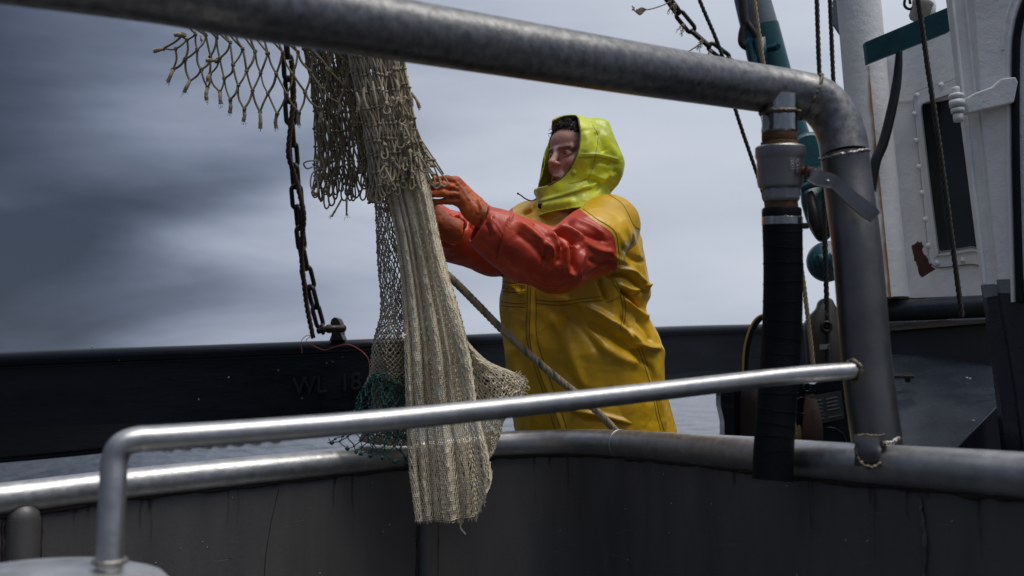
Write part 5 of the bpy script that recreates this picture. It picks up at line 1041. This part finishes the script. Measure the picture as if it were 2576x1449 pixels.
def f_hood(p):
    p = np.asarray(p, np.float32); d = h_solid(p); q = loc(p); sh_ = np.maximum(d, -(d+.0065)); tt_ = np.clip((q[..., 1]+.02)/.06, 0, 1); lim = np.interp(q[..., 2], LU, LF)*(1-tt_)+.5*tt_; cut = np.maximum(hcut(p, q[..., 1]), q[..., 0]-lim)*.8
    sh_ = smax(sh_, cut, .002); px_, py_, _ = proj(p); return np.maximum(sh_, z_bot-.010-p[..., 2]+(px_-1345)/733*.11)
c8 = np.array([wld([f, s_, u]) for f in (-.20, .24) for s_ in (-.15, .15) for u in (-.24, .17)])
print('hood grid'); V, Q = surface_nets(f_hood, c8.min(0), c8.max(0), .0031)
HF = [([(1500, 480), (1508, 462), (1500, 455), (1478, 462)], 6, -.016), ([(1452, 478), (1490, 462), (1515, 452), (1530, 448)], 7, .008), ([(1484, 430), (1500, 408), (1520, 408), (1540, 414)], 7, -.010), ([(1480, 440), (1520, 445), (1544, 440)], 7, .009), ([(1465, 456), (1500, 442), (1540, 452)], 6, -.006),
      ([(1460, 392), (1495, 390), (1530, 396), (1563, 408)], 5, .004), ([(1520, 330), (1538, 370), (1560, 402)], 9, .006), ([(1500, 330), (1512, 362), (1520, 385)], 10, -.007), ([(1470, 330), (1478, 360), (1472, 385)], 10, .005), ([(1351, 508), (1400, 495), (1450, 480), (1490, 470)], 5, .004), ([(1360, 520), (1400, 512), (1450, 505)], 9, .006), ([(1360, 535), (1400, 528), (1440, 520)], 6, -.005), ([(1385, 300), (1405, 296), (1440, 300)], 6, -.003), ([(1540, 430), (1556, 436), (1550, 460)], 7, -.006)]
nrm = vnormals(V, Q); px, py, dd = proj(V); vw = unit(V-np.array([0, 0, CAMZ])); fc = np.clip(-(nrm*vw).sum(1)*2.5+.15, 0, 1)*(dd < 3.45); disp = np.zeros(len(V))
for poly, w_, a_ in HF:
    D_, t_ = polyd(px, py, poly); disp += a_*np.exp(-(D_/w_)**2)*np.clip(np.minimum(t_, 1-t_)*6+.25, 0, 1)
V = V+nrm*(disp*fc)[:, None]; b = MB(); b.add(V, Q); hood = mesh_obj('hood', b, mt['lime'], person); hbv = bvh_of(V, Q)
for pl in ([(1460, 389), (1500, 388), (1530, 394), (1556, 402)], [(1454, 396), (1500, 396), (1528, 402), (1554, 411)], [(1489, 314), (1504, 340), (1499, 385), (1490, 425), (1481, 447)], [(1348, 510), (1400, 497), (1450, 483), (1490, 473)], [(1430, 462), (1460, 456), (1480, 449)]):
    seam(pl, 'hood_seam', mt['stitch_g'], hood, hbv, .0007)
# piping round the face opening
def rim_side(poly, sgn):
    o_ = []
    for x, y in smooth_path(poly, 6):
        ds = np.linspace(3.2, 3.7, 501); pt_ = np.array([P(x, y, d) for d in ds]); q_ = loc(pt_); hd = h_solid(pt_); ok_ = (hd < 0) & (q_[:, 1]*sgn > -.02)
        k = np.nonzero(ok_)[0]
        if len(k): o_.append(pt_[k[0] if sgn > 0 else k[-1]])
    return o_
nr_ = [(q[1]-.5, q[0]) for q in CFPX[1:]]+[(1387, 463), (1370, 468), (1357, 472)]; fr_ = [(q[2]+1.5, q[0]) for q in CFPX[2:]]+[(1356, 464), (1355, 470)]
for o_ in (rim_side(nr_, 1), rim_side(fr_, -1)):
    if len(o_) > 8: b = MB(); b.tube(smooth_path(np.array(o_)[::3], 3), .0026, 8); mesh_obj('piping', b, mt['stitch_g'], hood)
for (x, y), r_, m_ in (((1438, 520), .0, None), ((1361, 518), .0105, mt['snap']), ((1443, 434), .0085, mt['lime'])):
    c = cast(hbv, x, y, .001)
    if c is not None and m_ is not None:
        b = MB(); ax_ = unit(np.array([0, 0, CAMZ])-c); b.lathe(c-ax_*.004, ax_, [(0, r_), (.0055, r_), (.007, r_*.7), (.0072, .0005)], 20); mesh_obj('snap_button', b, m_, hood)
b = MB(); b.tube(PA(smooth_path([(1350, 500, 3.30), (1337, 505, 3.29), (1322, 500, 3.28), (1310, 491, 3.28), (1302, 487, 3.28)], 6)), .0022, 6); b.ball(P(1303, 487, 3.28), .0038, 6, 5); mesh_obj('drawstring', b, mt['iron'], hood)
# ---- trousers and boots
def f_tr(p):
    p = np.asarray(p, np.float32); d = None
    for pts, r_ in legs(.14, .115, .10):
        q = sd_chain(p, pts, r_, .02); d = q if d is None else smin(d, q, .04)
    return np.maximum(d, .20-p[..., 2])+.004*noise3(p, 14, 61)
V, Q = surface_nets(f_tr, [hipR[0]-.25, hipL[1]-.25, .18], [hipL[0]+.25, hipR[1]+.25, pz(1060)+.12], .011); b = MB(); b.add(V, Q); mesh_obj('trousers', b, mt['yellow'], person)
for hx in (hipL, hipR):
    x_ = hx[0]+(.02 if hx is hipL else -.03); y_ = hx[1]+.02
    def f_bt(p):
        p = np.asarray(p, np.float32); d = sd_cone(p, [x_, y_, .10], [x_, y_, .30], .062, .07); d = smin(d, sd_ell(p, [x_-.055, y_-.04, .045], [.125, .075, .05]), .03); return np.maximum(d, .002-p[..., 2])
    V, Q = surface_nets(f_bt, [x_-.24, y_-.18, -.01], [x_+.14, y_+.14, .38], .009); b = MB(); b.add(V, Q); mesh_obj('boot', b, mt['boot'], person)
# ---------------------------------------------------------------- the net
def PV(x, y, d):
    a = (x-CX)/FPX*d; b = (CY-y)/FPX*d; return np.stack([a, d*cp-b*sp, CAMZ+d*sp+b*cp], -1)
def cr1(A, t):
    """Catmull-Rom along axis 0 of A (n,...) at t in [0,1] (array)"""
    n = len(A); E = np.concatenate([2*A[:1]-A[1:2], A, 2*A[-1:]-A[-2:-1]]); s_ = np.clip(t, 0, 1)*(n-1); i = np.minimum(s_.astype(int), n-2); f = (s_-i)
    return i, f, E
def patch_px(ctrl):
    Cn = np.array(ctrl, float)              # rows (v) x cols (u) x 3
    def fn(u, v):
        u = np.asarray(u, float); v = np.asarray(v, float); sh_ = u.shape; u = u.ravel(); v = v.ravel()
        def w4(t, n):
            s_ = np.clip(t, 0, 1)*(n-1); i = np.minimum(s_.astype(int), n-2); f = s_-i
            W_ = np.stack([-.5*f+f**2-.5*f**3, 1-2.5*f**2+1.5*f**3, .5*f+2*f**2-1.5*f**3, -.5*f**2+.5*f**3], 1); I_ = np.clip(np.stack([i-1, i, i+1, i+2], 1), 0, n-1)
            # linear extrapolation at the ends
            return W_, I_
        Wv, Iv = w4(v, Cn.shape[0]); Wu, Iu = w4(u, Cn.shape[1])
        return np.einsum('na,nb,nabk->nk', Wv, Wu, Cn[Iv[:, :, None], Iu[:, None, :]]).reshape(*sh_, 3)
    return fn
def netting(b, S, nu, nv, r, K=4, sides=4, knot=None, jit=0.0, ksc=(1, 1, 1), hole=0.0, rvar=.15, djit=0, smooth_s=True, v0=0, v1=1, kb=None):
    """diamond netting laid on surface S(u, v) -> px, py, depth"""
    J, I = np.meshgrid(np.arange(nv+1), np.arange(nu+1), indexing='ij')
    U = (I+(J % 2)*.5)/(nu+.5); Vv = v0+(v1-v0)*J/nv
    U = U+rng.normal(size=U.shape)*jit/nu; Vv = Vv+rng.normal(size=U.shape)*jit*.35/nv; Dj = rng.normal(size=U.shape)*djit
    segs = []
    for j in range(nv):
        for sft in (0, 1):
            i0 = np.arange(nu+1); i1 = i0+(sft-1 if j % 2 == 0 else sft); ok_ = (i1 >= 0) & (i1 <= nu) & (rng.random(nu+1) >= hole)
            i0 = i0[ok_]; i1 = i1[ok_]; segs.append(np.stack([U[j, i0], Vv[j, i0], Dj[j, i0], U[j+1, i1], Vv[j+1, i1], Dj[j+1, i1]], 1))
    s_ = np.vstack(segs); t = np.linspace(0, 1, K)[None]; tu = t*t*(3-2*t) if smooth_s else t
    u = s_[:, 0:1]*(1-tu)+s_[:, 3:4]*tu; v = s_[:, 1:2]*(1-t)+s_[:, 4:5]*t; q = S(u, v)
    q[..., 2] += s_[:, 2:3]*(1-t)+s_[:, 5:6]*t
    q[..., :2] += (rng.normal(size=(len(s_), 1, 2))*jit*1.5)*np.sin(t*math.pi)[..., None]
    w_ = PV(q[..., 0], q[..., 1], q[..., 2]); b.tubes(w_, r*(1+rvar*rng.uniform(-1, 1, (len(s_), 1)))*np.ones((1, K)), sides)
    nq = S(U, Vv); nq[..., 2] += Dj; Wn = PV(nq[..., 0], nq[..., 1], nq[..., 2])
    if knot: (kb or b).knots(Wn.reshape(-1, 3), knot, ksc)
    return nq, Wn
net = thing('fishing_net', 'beige trawl net hanging in knotted bundles above long pleated fine mesh', 'fishing net', tuple(P(1100, 1310, 2.9)))
# A: open knotted diamonds on the left, node by node
D0 = 2.92
RB = [(435, 176), (478, 204), (522, 221), (554, 232), (579, 251), (614, 274), (654, 282), (697, 287), (753, 283), (802, 274), (851, 258)]
R1 = [(411, 122), (442, 123), (466, 149), (506, 176), (528, 187), (564, 198), (599, 216), (635, 229), (674, 236), (721, 236), (768, 232), (815, 226), (866, 214)]
R2 = [(471, 100), (496, 126), (530, 142), (553, 147), (586, 164), (620, 178), (656, 184), (695, 186), (736, 186), (782, 181), (829, 178), (880, 160)]
R3 = [(492, 85), (518, 89), (545, 95), (579, 108), (611, 123), (642, 131), (674, 134), (711, 131), (749, 131), (790, 130), (838, 124), (885, 108)]
R4 = [(480, 60), (505, 55), (532, 58), (562, 60), (595, 66), (627, 72), (658, 74), (692, 74), (730, 74), (770, 74), (812, 72), (855, 62)]
R5 = [(495, 20), (520, 18), (548, 18), (578, 20), (610, 22), (643, 22), (675, 22), (712, 22), (750, 22), (792, 20), (835, 14), (880, 0)]
R6 = [(x+8, y-56) for x, y in R5]; R7 = [(x+18, y-60) for x, y in R6]; R8 = [(x+22, y-60) for x, y in R7]
def d3(p, row): return (p[0], p[1], D0+.012*math.sin(p[0]*.05)-.00009*(p[0]-600)+(.03 if p[0] < 480 else 0))
b = MB(); segs = []
for k in range(len(RB)): segs += [(RB[k], R1[k+1]), (RB[k], R1[k+2])]
for k in range(2, len(R1)-1):
    segs += [(R1[k], R2[k-2]), (R1[k], R2[k-1])]
segs += [(R1[1], R2[0]), (R1[0], R1[1]), (R1[0], (462, 86)), (R1[12], R2[10]), (R1[12], R2[11])]
for k in range(1, len(R2)): segs += [(R2[k], R3[k-1]), (R2[k], R3[k])]
segs += [(R2[0], R3[0]), (R2[0], (452, 88))]
for A_, B_ in ((R3, R4), (R4, R5), (R5, R6), (R6, R7), (R7, R8)):
    for k in range(len(A_)):
        segs.append((A_[k], B_[k])); 
        if A_ is R4 or A_ is R6:
            if k+1 < len(B_): segs.append((A_[k], B_[k+1]))
        elif k > 0: segs.append((A_[k], B_[k-1]))
for a_, c_ in segs:
    a3, c3 = d3(a_, 0), d3(c_, 0); mx_ = ((a3[0]+c3[0])/2+rng.normal()*2.2+(2.5 if c3[0] > a3[0] else -2.5), (a3[1]+c3[1])/2+abs(rng.normal())*1.5, (a3[2]+c3[2])/2+rng.normal()*.004)
    b.tube(PA(smooth_path([a3, mx_, c3], 5)), .0031*(1+.1*rng.normal()), 7, caps=False)
def knot_geo(b, c, r):
    for k in range(3):
        ax = unit(rng.normal(size=3)); b.torus(c+rng.normal(size=3)*r*.16, ax, r*.62, r*.42, 10, 6)
kb = b
for row in (RB, R1, R2, R3, R4):
    for p_ in row: knot_geo(kb, P(*d3(p_, 0)), .0062)
for p_ in ((462, 86), (452, 88), (545, 152), (546, 84)): knot_geo(kb, P(*d3(p_, 0)), .0085)
am = mesh_obj('open_mesh', b, mt['twine'], net)
def tail(b, a, c, r0=.0048, r1=.0062, mid=3, d=None):
    b = MB(); d = d or D0; q = smooth_path([(a[0], a[1], d), ((a[0]+c[0])/2+rng.normal()*mid, (a[1]+c[1])/2, d-.004), (c[0], c[1], d)], 6); w_ = PA(q)
    b.tube(w_, np.linspace(r0, r1, len(w_))*(1+.08*rng.normal(size=len(w_))), 9)
    for k in range(5): e = w_[-1]+rng.normal(size=3)*.003; b.tube([e, e+np.array([rng.normal()*.004, rng.normal()*.003, -rng.uniform(.002, .012)])], .0006, 3)
    mesh_obj('twine_tail', b, mt['twine2'], net)
b = MB()
TL = [(-13, 30), (-15, 28), (-2, 32), (2, 30), (-1, 34), (-2, 32), (1, 42), (-2, 36), (-1, 32), (2, 34), (-2, 30)]
for p_, t_ in zip(RB, TL): tail(b, p_, (p_[0]+t_[0], p_[1]+t_[1]))
tail(b, (411, 122), (388, 128)); tail(b, (545, 152), (520, 152)); tail(b, (528, 187), (524, 205)); tail(b, (505, 90), (508, 104), .003, .004); tail(b, (452, 86), (440, 88), .006, .007)
for a_, c_ in (((937, 205), (946, 262)), ((915, 221), (924, 274)), ((996, 202), (996, 240)), ((896, 233), (901, 277)), ((1030, 230), (1035, 268)), ((1035, 233), (1056, 272)), ((986, 395), (1005, 426)), ((1049, 430), (1056, 476)), ((962, 300), (968, 330))): tail(b, a_, c_, .0036, .0056, 2, 2.80)
tail(b, (860, 500), (834, 545), .003, .003, 2, 2.93); tail(b, (872, 495), (872, 542), .003, .003, 1, 2.93)
# loose curls of frayed fibre on tails
# B1 / B2: bunched knotted netting
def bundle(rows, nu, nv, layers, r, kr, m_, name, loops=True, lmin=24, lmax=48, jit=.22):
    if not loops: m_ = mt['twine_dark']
    b = MB(); kb_ = b
    for li, (dof, ush) in enumerate(layers):
        ctrl = [[(x+ush, y, d+dof) for x, y, d in row] for row in rows]; S0 = patch_px(ctrl)
        def S(u, v, S0=S0, li=li):
            q = S0(u, v); q[..., 2] += .014*np.sin(u*9+li*2+v*3)+.010*np.sin(u*23+li); q[..., 0] += 2.5*np.sin(v*9+u*3+li*1.7); q[..., 1] += 8*np.sin(u*5+li*2.1)+4*np.sin(u*13+li); return q
        nq, Wn = netting(b, S, nu, nv, r, 5, 6, kr, jit, (1.15, 1.15, .85), .02, .12, .006, kb=kb_)
        if loops:
            for i in range(nu):
                if rng.random() < .25: continue
                a_ = nq[-1, i]; w_ = rng.uniform(5, 11); L_ = rng.uniform(lmin, lmax); dx = rng.normal()*4; d_ = a_[2]-.004*rng.random()
                q = [(a_[0], a_[1], d_), (a_[0]-w_*.55+dx*.3, a_[1]+L_*.45, d_), (a_[0]-w_*.8+dx, a_[1]+L_*.82, d_), (a_[0]-w_*.1+dx, a_[1]+L_, d_-.002), (a_[0]+w_*.75+dx, a_[1]+L_*.84, d_), (a_[0]+w_*.5+dx*.3, a_[1]+L_*.45, d_+.003), (a_[0]+1, a_[1], d_+.003)]
                b.tube(PA(smooth_path(q, 5)), r*rng.uniform(.92, 1.1), 7)
                if rng.random() < .5: kb_.knots(PV(np.array([a_[0]]), np.array([a_[1]+L_*.35]), np.array([d_-.002])), kr*.9)
    return mesh_obj(name, b, m_, net)
rowsB1 = [[(x0+(x1-x0)*t_, y-12*t_, d+.03*math.cos(t_*3)) for t_ in (0, .33, .67, 1)] for y, x0, x1, d in ((-190, 800, 900, 3.0), (-60, 760, 880, 3.0), (60, 742, 868, 2.99), (140, 768, 890, 2.98), (220, 783, 905, 2.97), (300, 792, 918, 2.96), (380, 796, 935, 2.96), (450, 790, 950, 2.96))]
bundle(rowsB1, 12, 13, [(0, 0), (.035, 4), (.065, -2)], .0026, .0056, mt['twine'], 'mesh_bundle', jit=.15, lmin=32, lmax=70)  # darker twine puts the rear bundle's shade into its colour
rowsB2 = [[(-190, 900), (-190, 940), (-190, 980), (-190, 1010)], [(-60, 850), (-60, 900), (-60, 950), (-60, 990)], [(60, 862), (62, 910), (64, 960), (66, 996)], [(160, 882), (160, 930), (162, 980), (166, 1016)], [(240, 898), (240, 945), (240, 990), (240, 1030)], [(320, 912), (318, 960), (316, 1008), (312, 1044)], [(390, 922), (386, 970), (378, 1022), (366, 1062)], [(462, 930), (455, 975), (436, 1035), (408, 1088)]]
rowsB2 = [[(x, y, 2.83+.03*((k-1.5)/1.5)**2) for k, (y, x) in enumerate(row)] for row in rowsB2]
bundle(rowsB2, 15, 13, [(0, 0), (.03, 3)], .0028, .0056, mt['twine2'], 'mesh_bundle', lmin=22, lmax=46, jit=.11)
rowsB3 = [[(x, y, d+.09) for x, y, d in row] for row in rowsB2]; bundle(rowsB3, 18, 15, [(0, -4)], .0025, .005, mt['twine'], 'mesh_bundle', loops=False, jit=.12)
rowsB4 = [[(x0+(x1-x0)*t_, y, 3.06) for t_ in (0, .33, .67, 1)] for y, x0, x1 in ((-190, 850, 930), (-60, 820, 900), (100, 840, 915), (200, 860, 930), (300, 885, 950), (400, 905, 975), (500, 925, 1000))]
bundle(rowsB4, 12, 14, [(0, 0), (.03, 5)], .0024, .0048, mt['twine'], 'mesh_bundle', loops=False, jit=.2)  # dark filler strands added to paint the shaded gap between the bundles
# tangled loops on the front bundle
b = MB(); kb = b
for k in range(20):
    x = rng.uniform(965, 1060); y = rng.uniform(240, 430); 
    if x > 1000+(y-150)*.24+10: x -= 40
    L_ = rng.uniform(25, 62); w_ = rng.uniform(6, 16); an = rng.normal()*.35; d_ = 2.795-.02*rng.random(); q = []
    for t_ in np.linspace(0, 1, 9):
        lx = w_*math.sin(t_*2*math.pi)*.6; ly = L_*math.sin(t_*math.pi); q.append((x+lx*math.cos(an)-ly*math.sin(an), y+lx*math.sin(an)+ly*math.cos(an), d_+.012*math.sin(t_*5+k)))
    b.tube(PA(smooth_path(q, 3)), .0025*rng.uniform(.9, 1.15), 7); knot_geo(kb, P(x, y, d_), .0065)
for x, y in ((1048, 200), (1058, 262), (1040, 300)): pass
# strands reaching the gloved hand
for q in ([(1050, 330, 2.83), (1068, 372, 2.85), (1088, 405, 2.87), (1108, 434, 2.885), (1122, 452, 2.89), (1126, 462, 2.888), (1119, 469, 2.886), (1110, 464, 2.886), (1106, 452, 2.886)], [(1040, 340, 2.82), (1066, 395, 2.85), (1085, 430, 2.87), (1104, 446, 2.885), (1109, 458, 2.885), (1100, 463, 2.885), (1088, 452, 2.88)], [(1058, 350, 2.84), (1090, 398, 2.87), (1116, 438, 2.89)],
          [(1062, 400, 2.86), (1078, 440, 2.87), (1090, 466, 2.88), (1098, 474, 2.88), (1108, 466, 2.88), (1104, 450, 2.88), (1092, 420, 2.87)], [(1050, 400, 2.86), (1068, 440, 2.87), (1082, 462, 2.875), (1094, 466, 2.875), (1092, 450, 2.875), (1076, 425, 2.87)], [(1040, 410, 2.85), (1056, 445, 2.86), (1070, 462, 2.87), (1082, 457, 2.87), (1070, 436, 2.86)], [(1030, 380, 2.83), (1056, 425, 2.85), (1066, 452, 2.86), (1056, 458, 2.86), (1040, 440, 2.85), (1020, 400, 2.84)]):
    b.tube(PA(smooth_path(q, 6)), .0025, 7)
for c in ((1066, 372, 2.845), (1090, 402, 2.87), (1088, 440, 2.87), (1060, 402, 2.855), (1046, 372, 2.84)): knot_geo(kb, P(*c), .0065)
for q in ([(786, 420, 2.93), (772, 424, 2.92), (764, 412, 2.91), (776, 405, 2.91), (800, 404, 2.92)], [(800, 424, 2.93), (784, 440, 2.92), (782, 470, 2.92), (796, 486, 2.92), (800, 462, 2.93), (790, 440, 2.93)]): b.tube(PA(smooth_path(q, 6)), .0024, 7)
mesh_obj('tangled_twine', b, mt['twine2'], net)
# C1: long pleated fine panel
YL = [(330, 940), (440, 962), (520, 982), (600, 998), (700, 1010), (850, 1018), (1000, 1021), (1100, 1024), (1200, 1030), (1306, 1044)]
YR = [(330, 1050), (440, 1074), (500, 1085), (600, 1105), (700, 1130), (800, 1160), (900, 1185), (1000, 1198), (1060, 1210), (1120, 1226), (1200, 1240), (1306, 1238)]
yl, xl = np.array(YL, float).T; yr, xr = np.array(YR, float).T
def C1(off=0, ph=0, amp=.034, xo=0):
    def S(u, v):
        yb = 1308-8*u-26*np.maximum(u-.55, 0)-95*np.clip((u-.80)/.2, 0, 1)**1.3; y = 335+(yb-335)*v; L_ = np.interp(y, yl, xl); R_ = np.interp(y, yr, xr)
        w_ = u*6.0+.26*np.sin(u*6.3+.5)+.20*np.sin(v*3.2+u*2)+ph; tri = np.abs(((w_) % 1)*2-1); cs_ = np.array([-.02, .10, .25, .37, .60, .76, 1.02])+ph*.07; uu = u+.018*np.sin(v*5+u*7); k_ = np.clip(np.searchsorted(cs_, uu)-1, 0, 5); wd_ = cs_[k_+1]-cs_[k_]; tt_ = np.clip((uu-cs_[k_])/wd_, 0, 1); sw = np.sqrt(np.clip(1-(2*tt_-1)**2, 0, 1))*wd_*5.2
        x = L_+(R_-L_)*(u+.022*np.sin(w_*4*math.pi)*.25)+xo; d = 2.905-amp*(.55+.6*v)*sw*2+off+.012*np.sin(u*13+v*5)+.010*np.sin(v*17+u*3)
        y = y+3.0*sw+1.5*np.sin(u*19)
        return np.stack([x, y, d], -1)
    return S
b = MB(); nq, _ = netting(b, C1(), 50, 80, .0014, 4, 4, .0021, .10, (1.5, .9, .75), .003, .15, .0012)
fp_ = mesh_obj('fine_mesh_panel', b, mt['fine'], net)
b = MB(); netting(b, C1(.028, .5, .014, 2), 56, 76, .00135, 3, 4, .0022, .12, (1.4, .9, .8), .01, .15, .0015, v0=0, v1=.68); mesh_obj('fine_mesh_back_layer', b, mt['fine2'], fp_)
b = MB()   # selvedge and frayed lower edge
for i in range(nq.shape[1]-1):
    a_, c_ = nq[-1, i], nq[-1, i+1]; b.tube(PV(*np.array([a_, c_]).T), .0016, 5)
for k in range(90):
    i = int(rng.integers(0, 50)); a_ = nq[-1, i]; L_ = rng.uniform(3, 9)*(1 if a_[0] < 1150 else 1.8); q = [(a_[0], a_[1], a_[2]), (a_[0]+rng.normal()*2, a_[1]+L_*.5, a_[2]), (a_[0]+rng.normal()*3+1, a_[1]+L_, a_[2])]; b.tube(PA(smooth_path(q, 3)), .0007, 3)
b.tube(PA(smooth_path([(1158, 1296, 2.87), (1161, 1312, 2.87), (1158, 1325, 2.87), (1164, 1336, 2.87), (1171, 1344, 2.87)], 6)), np.linspace(.003, .0022, 25), 6)
b.tube(PA(smooth_path([(1195, 1275, 2.87), (1188, 1290, 2.87), (1192, 1296, 2.87)], 6)), .002, 6); b.tube(PA(smooth_path([(1022, 842, 2.86), (1012, 846, 2.85), (1016, 852, 2.85)], 4)), .0035, 6)
mesh_obj('frayed_hem', b, mt['fine'], fp_)
# C2: side tube of coarser hex mesh
ctl = [[(940, 470, 2.93), (960, 470, 2.90), (985, 470, 2.93), (1000, 470, 2.97)], [(946, 560, 2.94), (965, 560, 2.90), (990, 560, 2.92), (1015, 560, 2.97)], [(949, 650, 2.95), (970, 650, 2.90), (1000, 650, 2.92), (1030, 650, 2.97)], [(957, 740, 2.96), (980, 740, 2.91), (1005, 740, 2.92), (1035, 740, 2.98)], [(956, 795, 2.96), (980, 800, 2.90), (1005, 800, 2.92), (1035, 800, 2.98)],
       [(941, 850, 2.95), (970, 850, 2.88), (1005, 850, 2.90), (1035, 850, 2.97)], [(934, 900, 2.95), (965, 905, 2.87), (1005, 905, 2.90), (1040, 905, 2.97)], [(932, 935, 2.95), (962, 940, 2.88), (1002, 945, 2.90), (1040, 945, 2.97)], [(915, 975, 2.96), (950, 950, 2.89), (1000, 965, 2.90), (1040, 980, 2.97)]]
S2 = patch_px(ctl); b = MB(); netting(b, S2, 9, 52, .0016, 4, 4, .0029, .14, (1.1, 1.1, 1.3), .004, .15, .001)
sm_ = mesh_obj('side_mesh', b, mt['fine2'], net)
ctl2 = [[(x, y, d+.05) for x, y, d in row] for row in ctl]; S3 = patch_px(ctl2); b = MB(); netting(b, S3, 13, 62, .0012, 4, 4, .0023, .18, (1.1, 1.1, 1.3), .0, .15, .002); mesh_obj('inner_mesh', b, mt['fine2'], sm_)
# inner folded strands above the green end
ctl = [[(940, 900, 2.93), (970, 900, 2.92), (1000, 900, 2.93), (1030, 900, 2.95)], [(940, 980, 2.92), (968, 975, 2.91), (1000, 980, 2.92), (1030, 980, 2.95)], [(925, 1060, 2.92), (962, 1060, 2.91), (1000, 1060, 2.92), (1035, 1060, 2.95)], [(903, 1108, 2.92), (950, 1118, 2.91), (1000, 1120, 2.92), (1040, 1122, 2.95)]]
b = MB()
for of in (0, .02, .04): 
    netting(b, patch_px([[(x, y, d+of) for x, y, d in row] for row in ctl]), 20, 30, .0014, 4, 4, .0024, .3, (1.1, 1.1, .9), .01, .2, .004)
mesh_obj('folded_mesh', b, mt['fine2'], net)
# green end
ctl = [[(938, 948, 2.885), (962, 940, 2.865), (990, 948, 2.865), (1022, 958, 2.90)], [(905, 990, 2.885), (945, 992, 2.855), (985, 996, 2.86), (1026, 1000, 2.90)], [(888, 1040, 2.88), (932, 1045, 2.85), (980, 1050, 2.855), (1028, 1056, 2.90)], [(866, 1085, 2.88), (918, 1094, 2.85), (975, 1102, 2.855), (1030, 1108, 2.90)], [(832, 1112, 2.88), (900, 1138, 2.85), (965, 1154, 2.85), (1034, 1172, 2.90)]]
b = MB(); nq, _ = netting(b, patch_px(ctl), 8, 11, .0016, 5, 5, .0038, .28, (1, 1, 1), .01, .15, .003)
netting(b, patch_px([[(x, y-4, d+.03) for x, y, d in row] for row in ctl[:-1]]), 8, 9, .0015, 4, 5, .0036, .3, (1, 1, 1), .12, .15, .003)
for i in range(nq.shape[1]):
    a_ = nq[-1, i]; b.knots(PV(a_[None, 0], a_[None, 1], a_[None, 2]), .006, (1, 1, 1), .5)
    for k in range(3): b.tube(PA([(a_[0], a_[1], a_[2]), (a_[0]+rng.normal()*4, a_[1]+rng.uniform(2, 8), a_[2])]), .0011, 4)
for k in range(3):
    a_ = np.array([832, 1112, 2.88]); b.tube(PA([a_, a_+[-rng.uniform(4, 10), rng.normal()*5, 0]]), .0013, 4)
mesh_obj('green_mesh', b, mt['green'], net)
# C3: torn flap on the right
ctl = [[(1150, 800, 2.93), (1158, 828, 2.92), (1166, 850, 2.93)], [(1168, 878, 2.93), (1196, 896, 2.90), (1226, 908, 2.93)], [(1178, 930, 2.93), (1238, 932, 2.885), (1298, 940, 2.93)], [(1188, 980, 2.92), (1254, 978, 2.88), (1322, 968, 2.93)], [(1198, 1030, 2.92), (1252, 1026, 2.885), (1304, 1010, 2.93)], [(1206, 1070, 2.92), (1240, 1068, 2.89), (1270, 1056, 2.93)], [(1216, 1112, 2.92), (1236, 1112, 2.90), (1257, 1100, 2.93)], [(1226, 1156, 2.92), (1233, 1150, 2.91), (1241, 1138, 2.93)]]
b = MB(); nq, _ = netting(b, patch_px(ctl), 18, 46, .0012, 4, 4, .0023, .22, (1, 1, 1), .012, .15, .003)
netting(b, patch_px([[(x-6, y+3, d+.04) for x, y, d in row] for row in ctl[:5]]), 14, 24, .0012, 4, 4, .0022, .3, (1, 1, 1), .03, .15, .005)
for j_ in range(14, 30):
    a_ = nq[j_, -1]
    for k in range(2):
        L_ = rng.uniform(3, 13); q = [(a_[0], a_[1], a_[2]), (a_[0]+L_*.6, a_[1]+rng.normal()*3-1, a_[2]), (a_[0]+L_, a_[1]+rng.normal()*5, a_[2])]; b.tube(PA(smooth_path(q, 3)), .0009, 3)
for x, y in ((1293, 945), (1300, 945), (1305, 950)): b.tube(PA(smooth_path([(x, y+4, 2.92), (x+2, y-4, 2.92), (x+8+rng.normal(), y-12, 2.92)], 4)), .0014, 4)
mesh_obj('torn_flap', b, mt['fine'], net)
# head rope from which the net hangs, above the guard rail
b = MB(); rope(b, PA(smooth_path([(560, -230, 2.9), (760, -205, 2.95), (900, -200, 2.93), (1000, -220, 2.9), (1040, -330, 2.9)], 10)), .012, 3); mesh_obj('head_rope', b, mt['rope'], net)
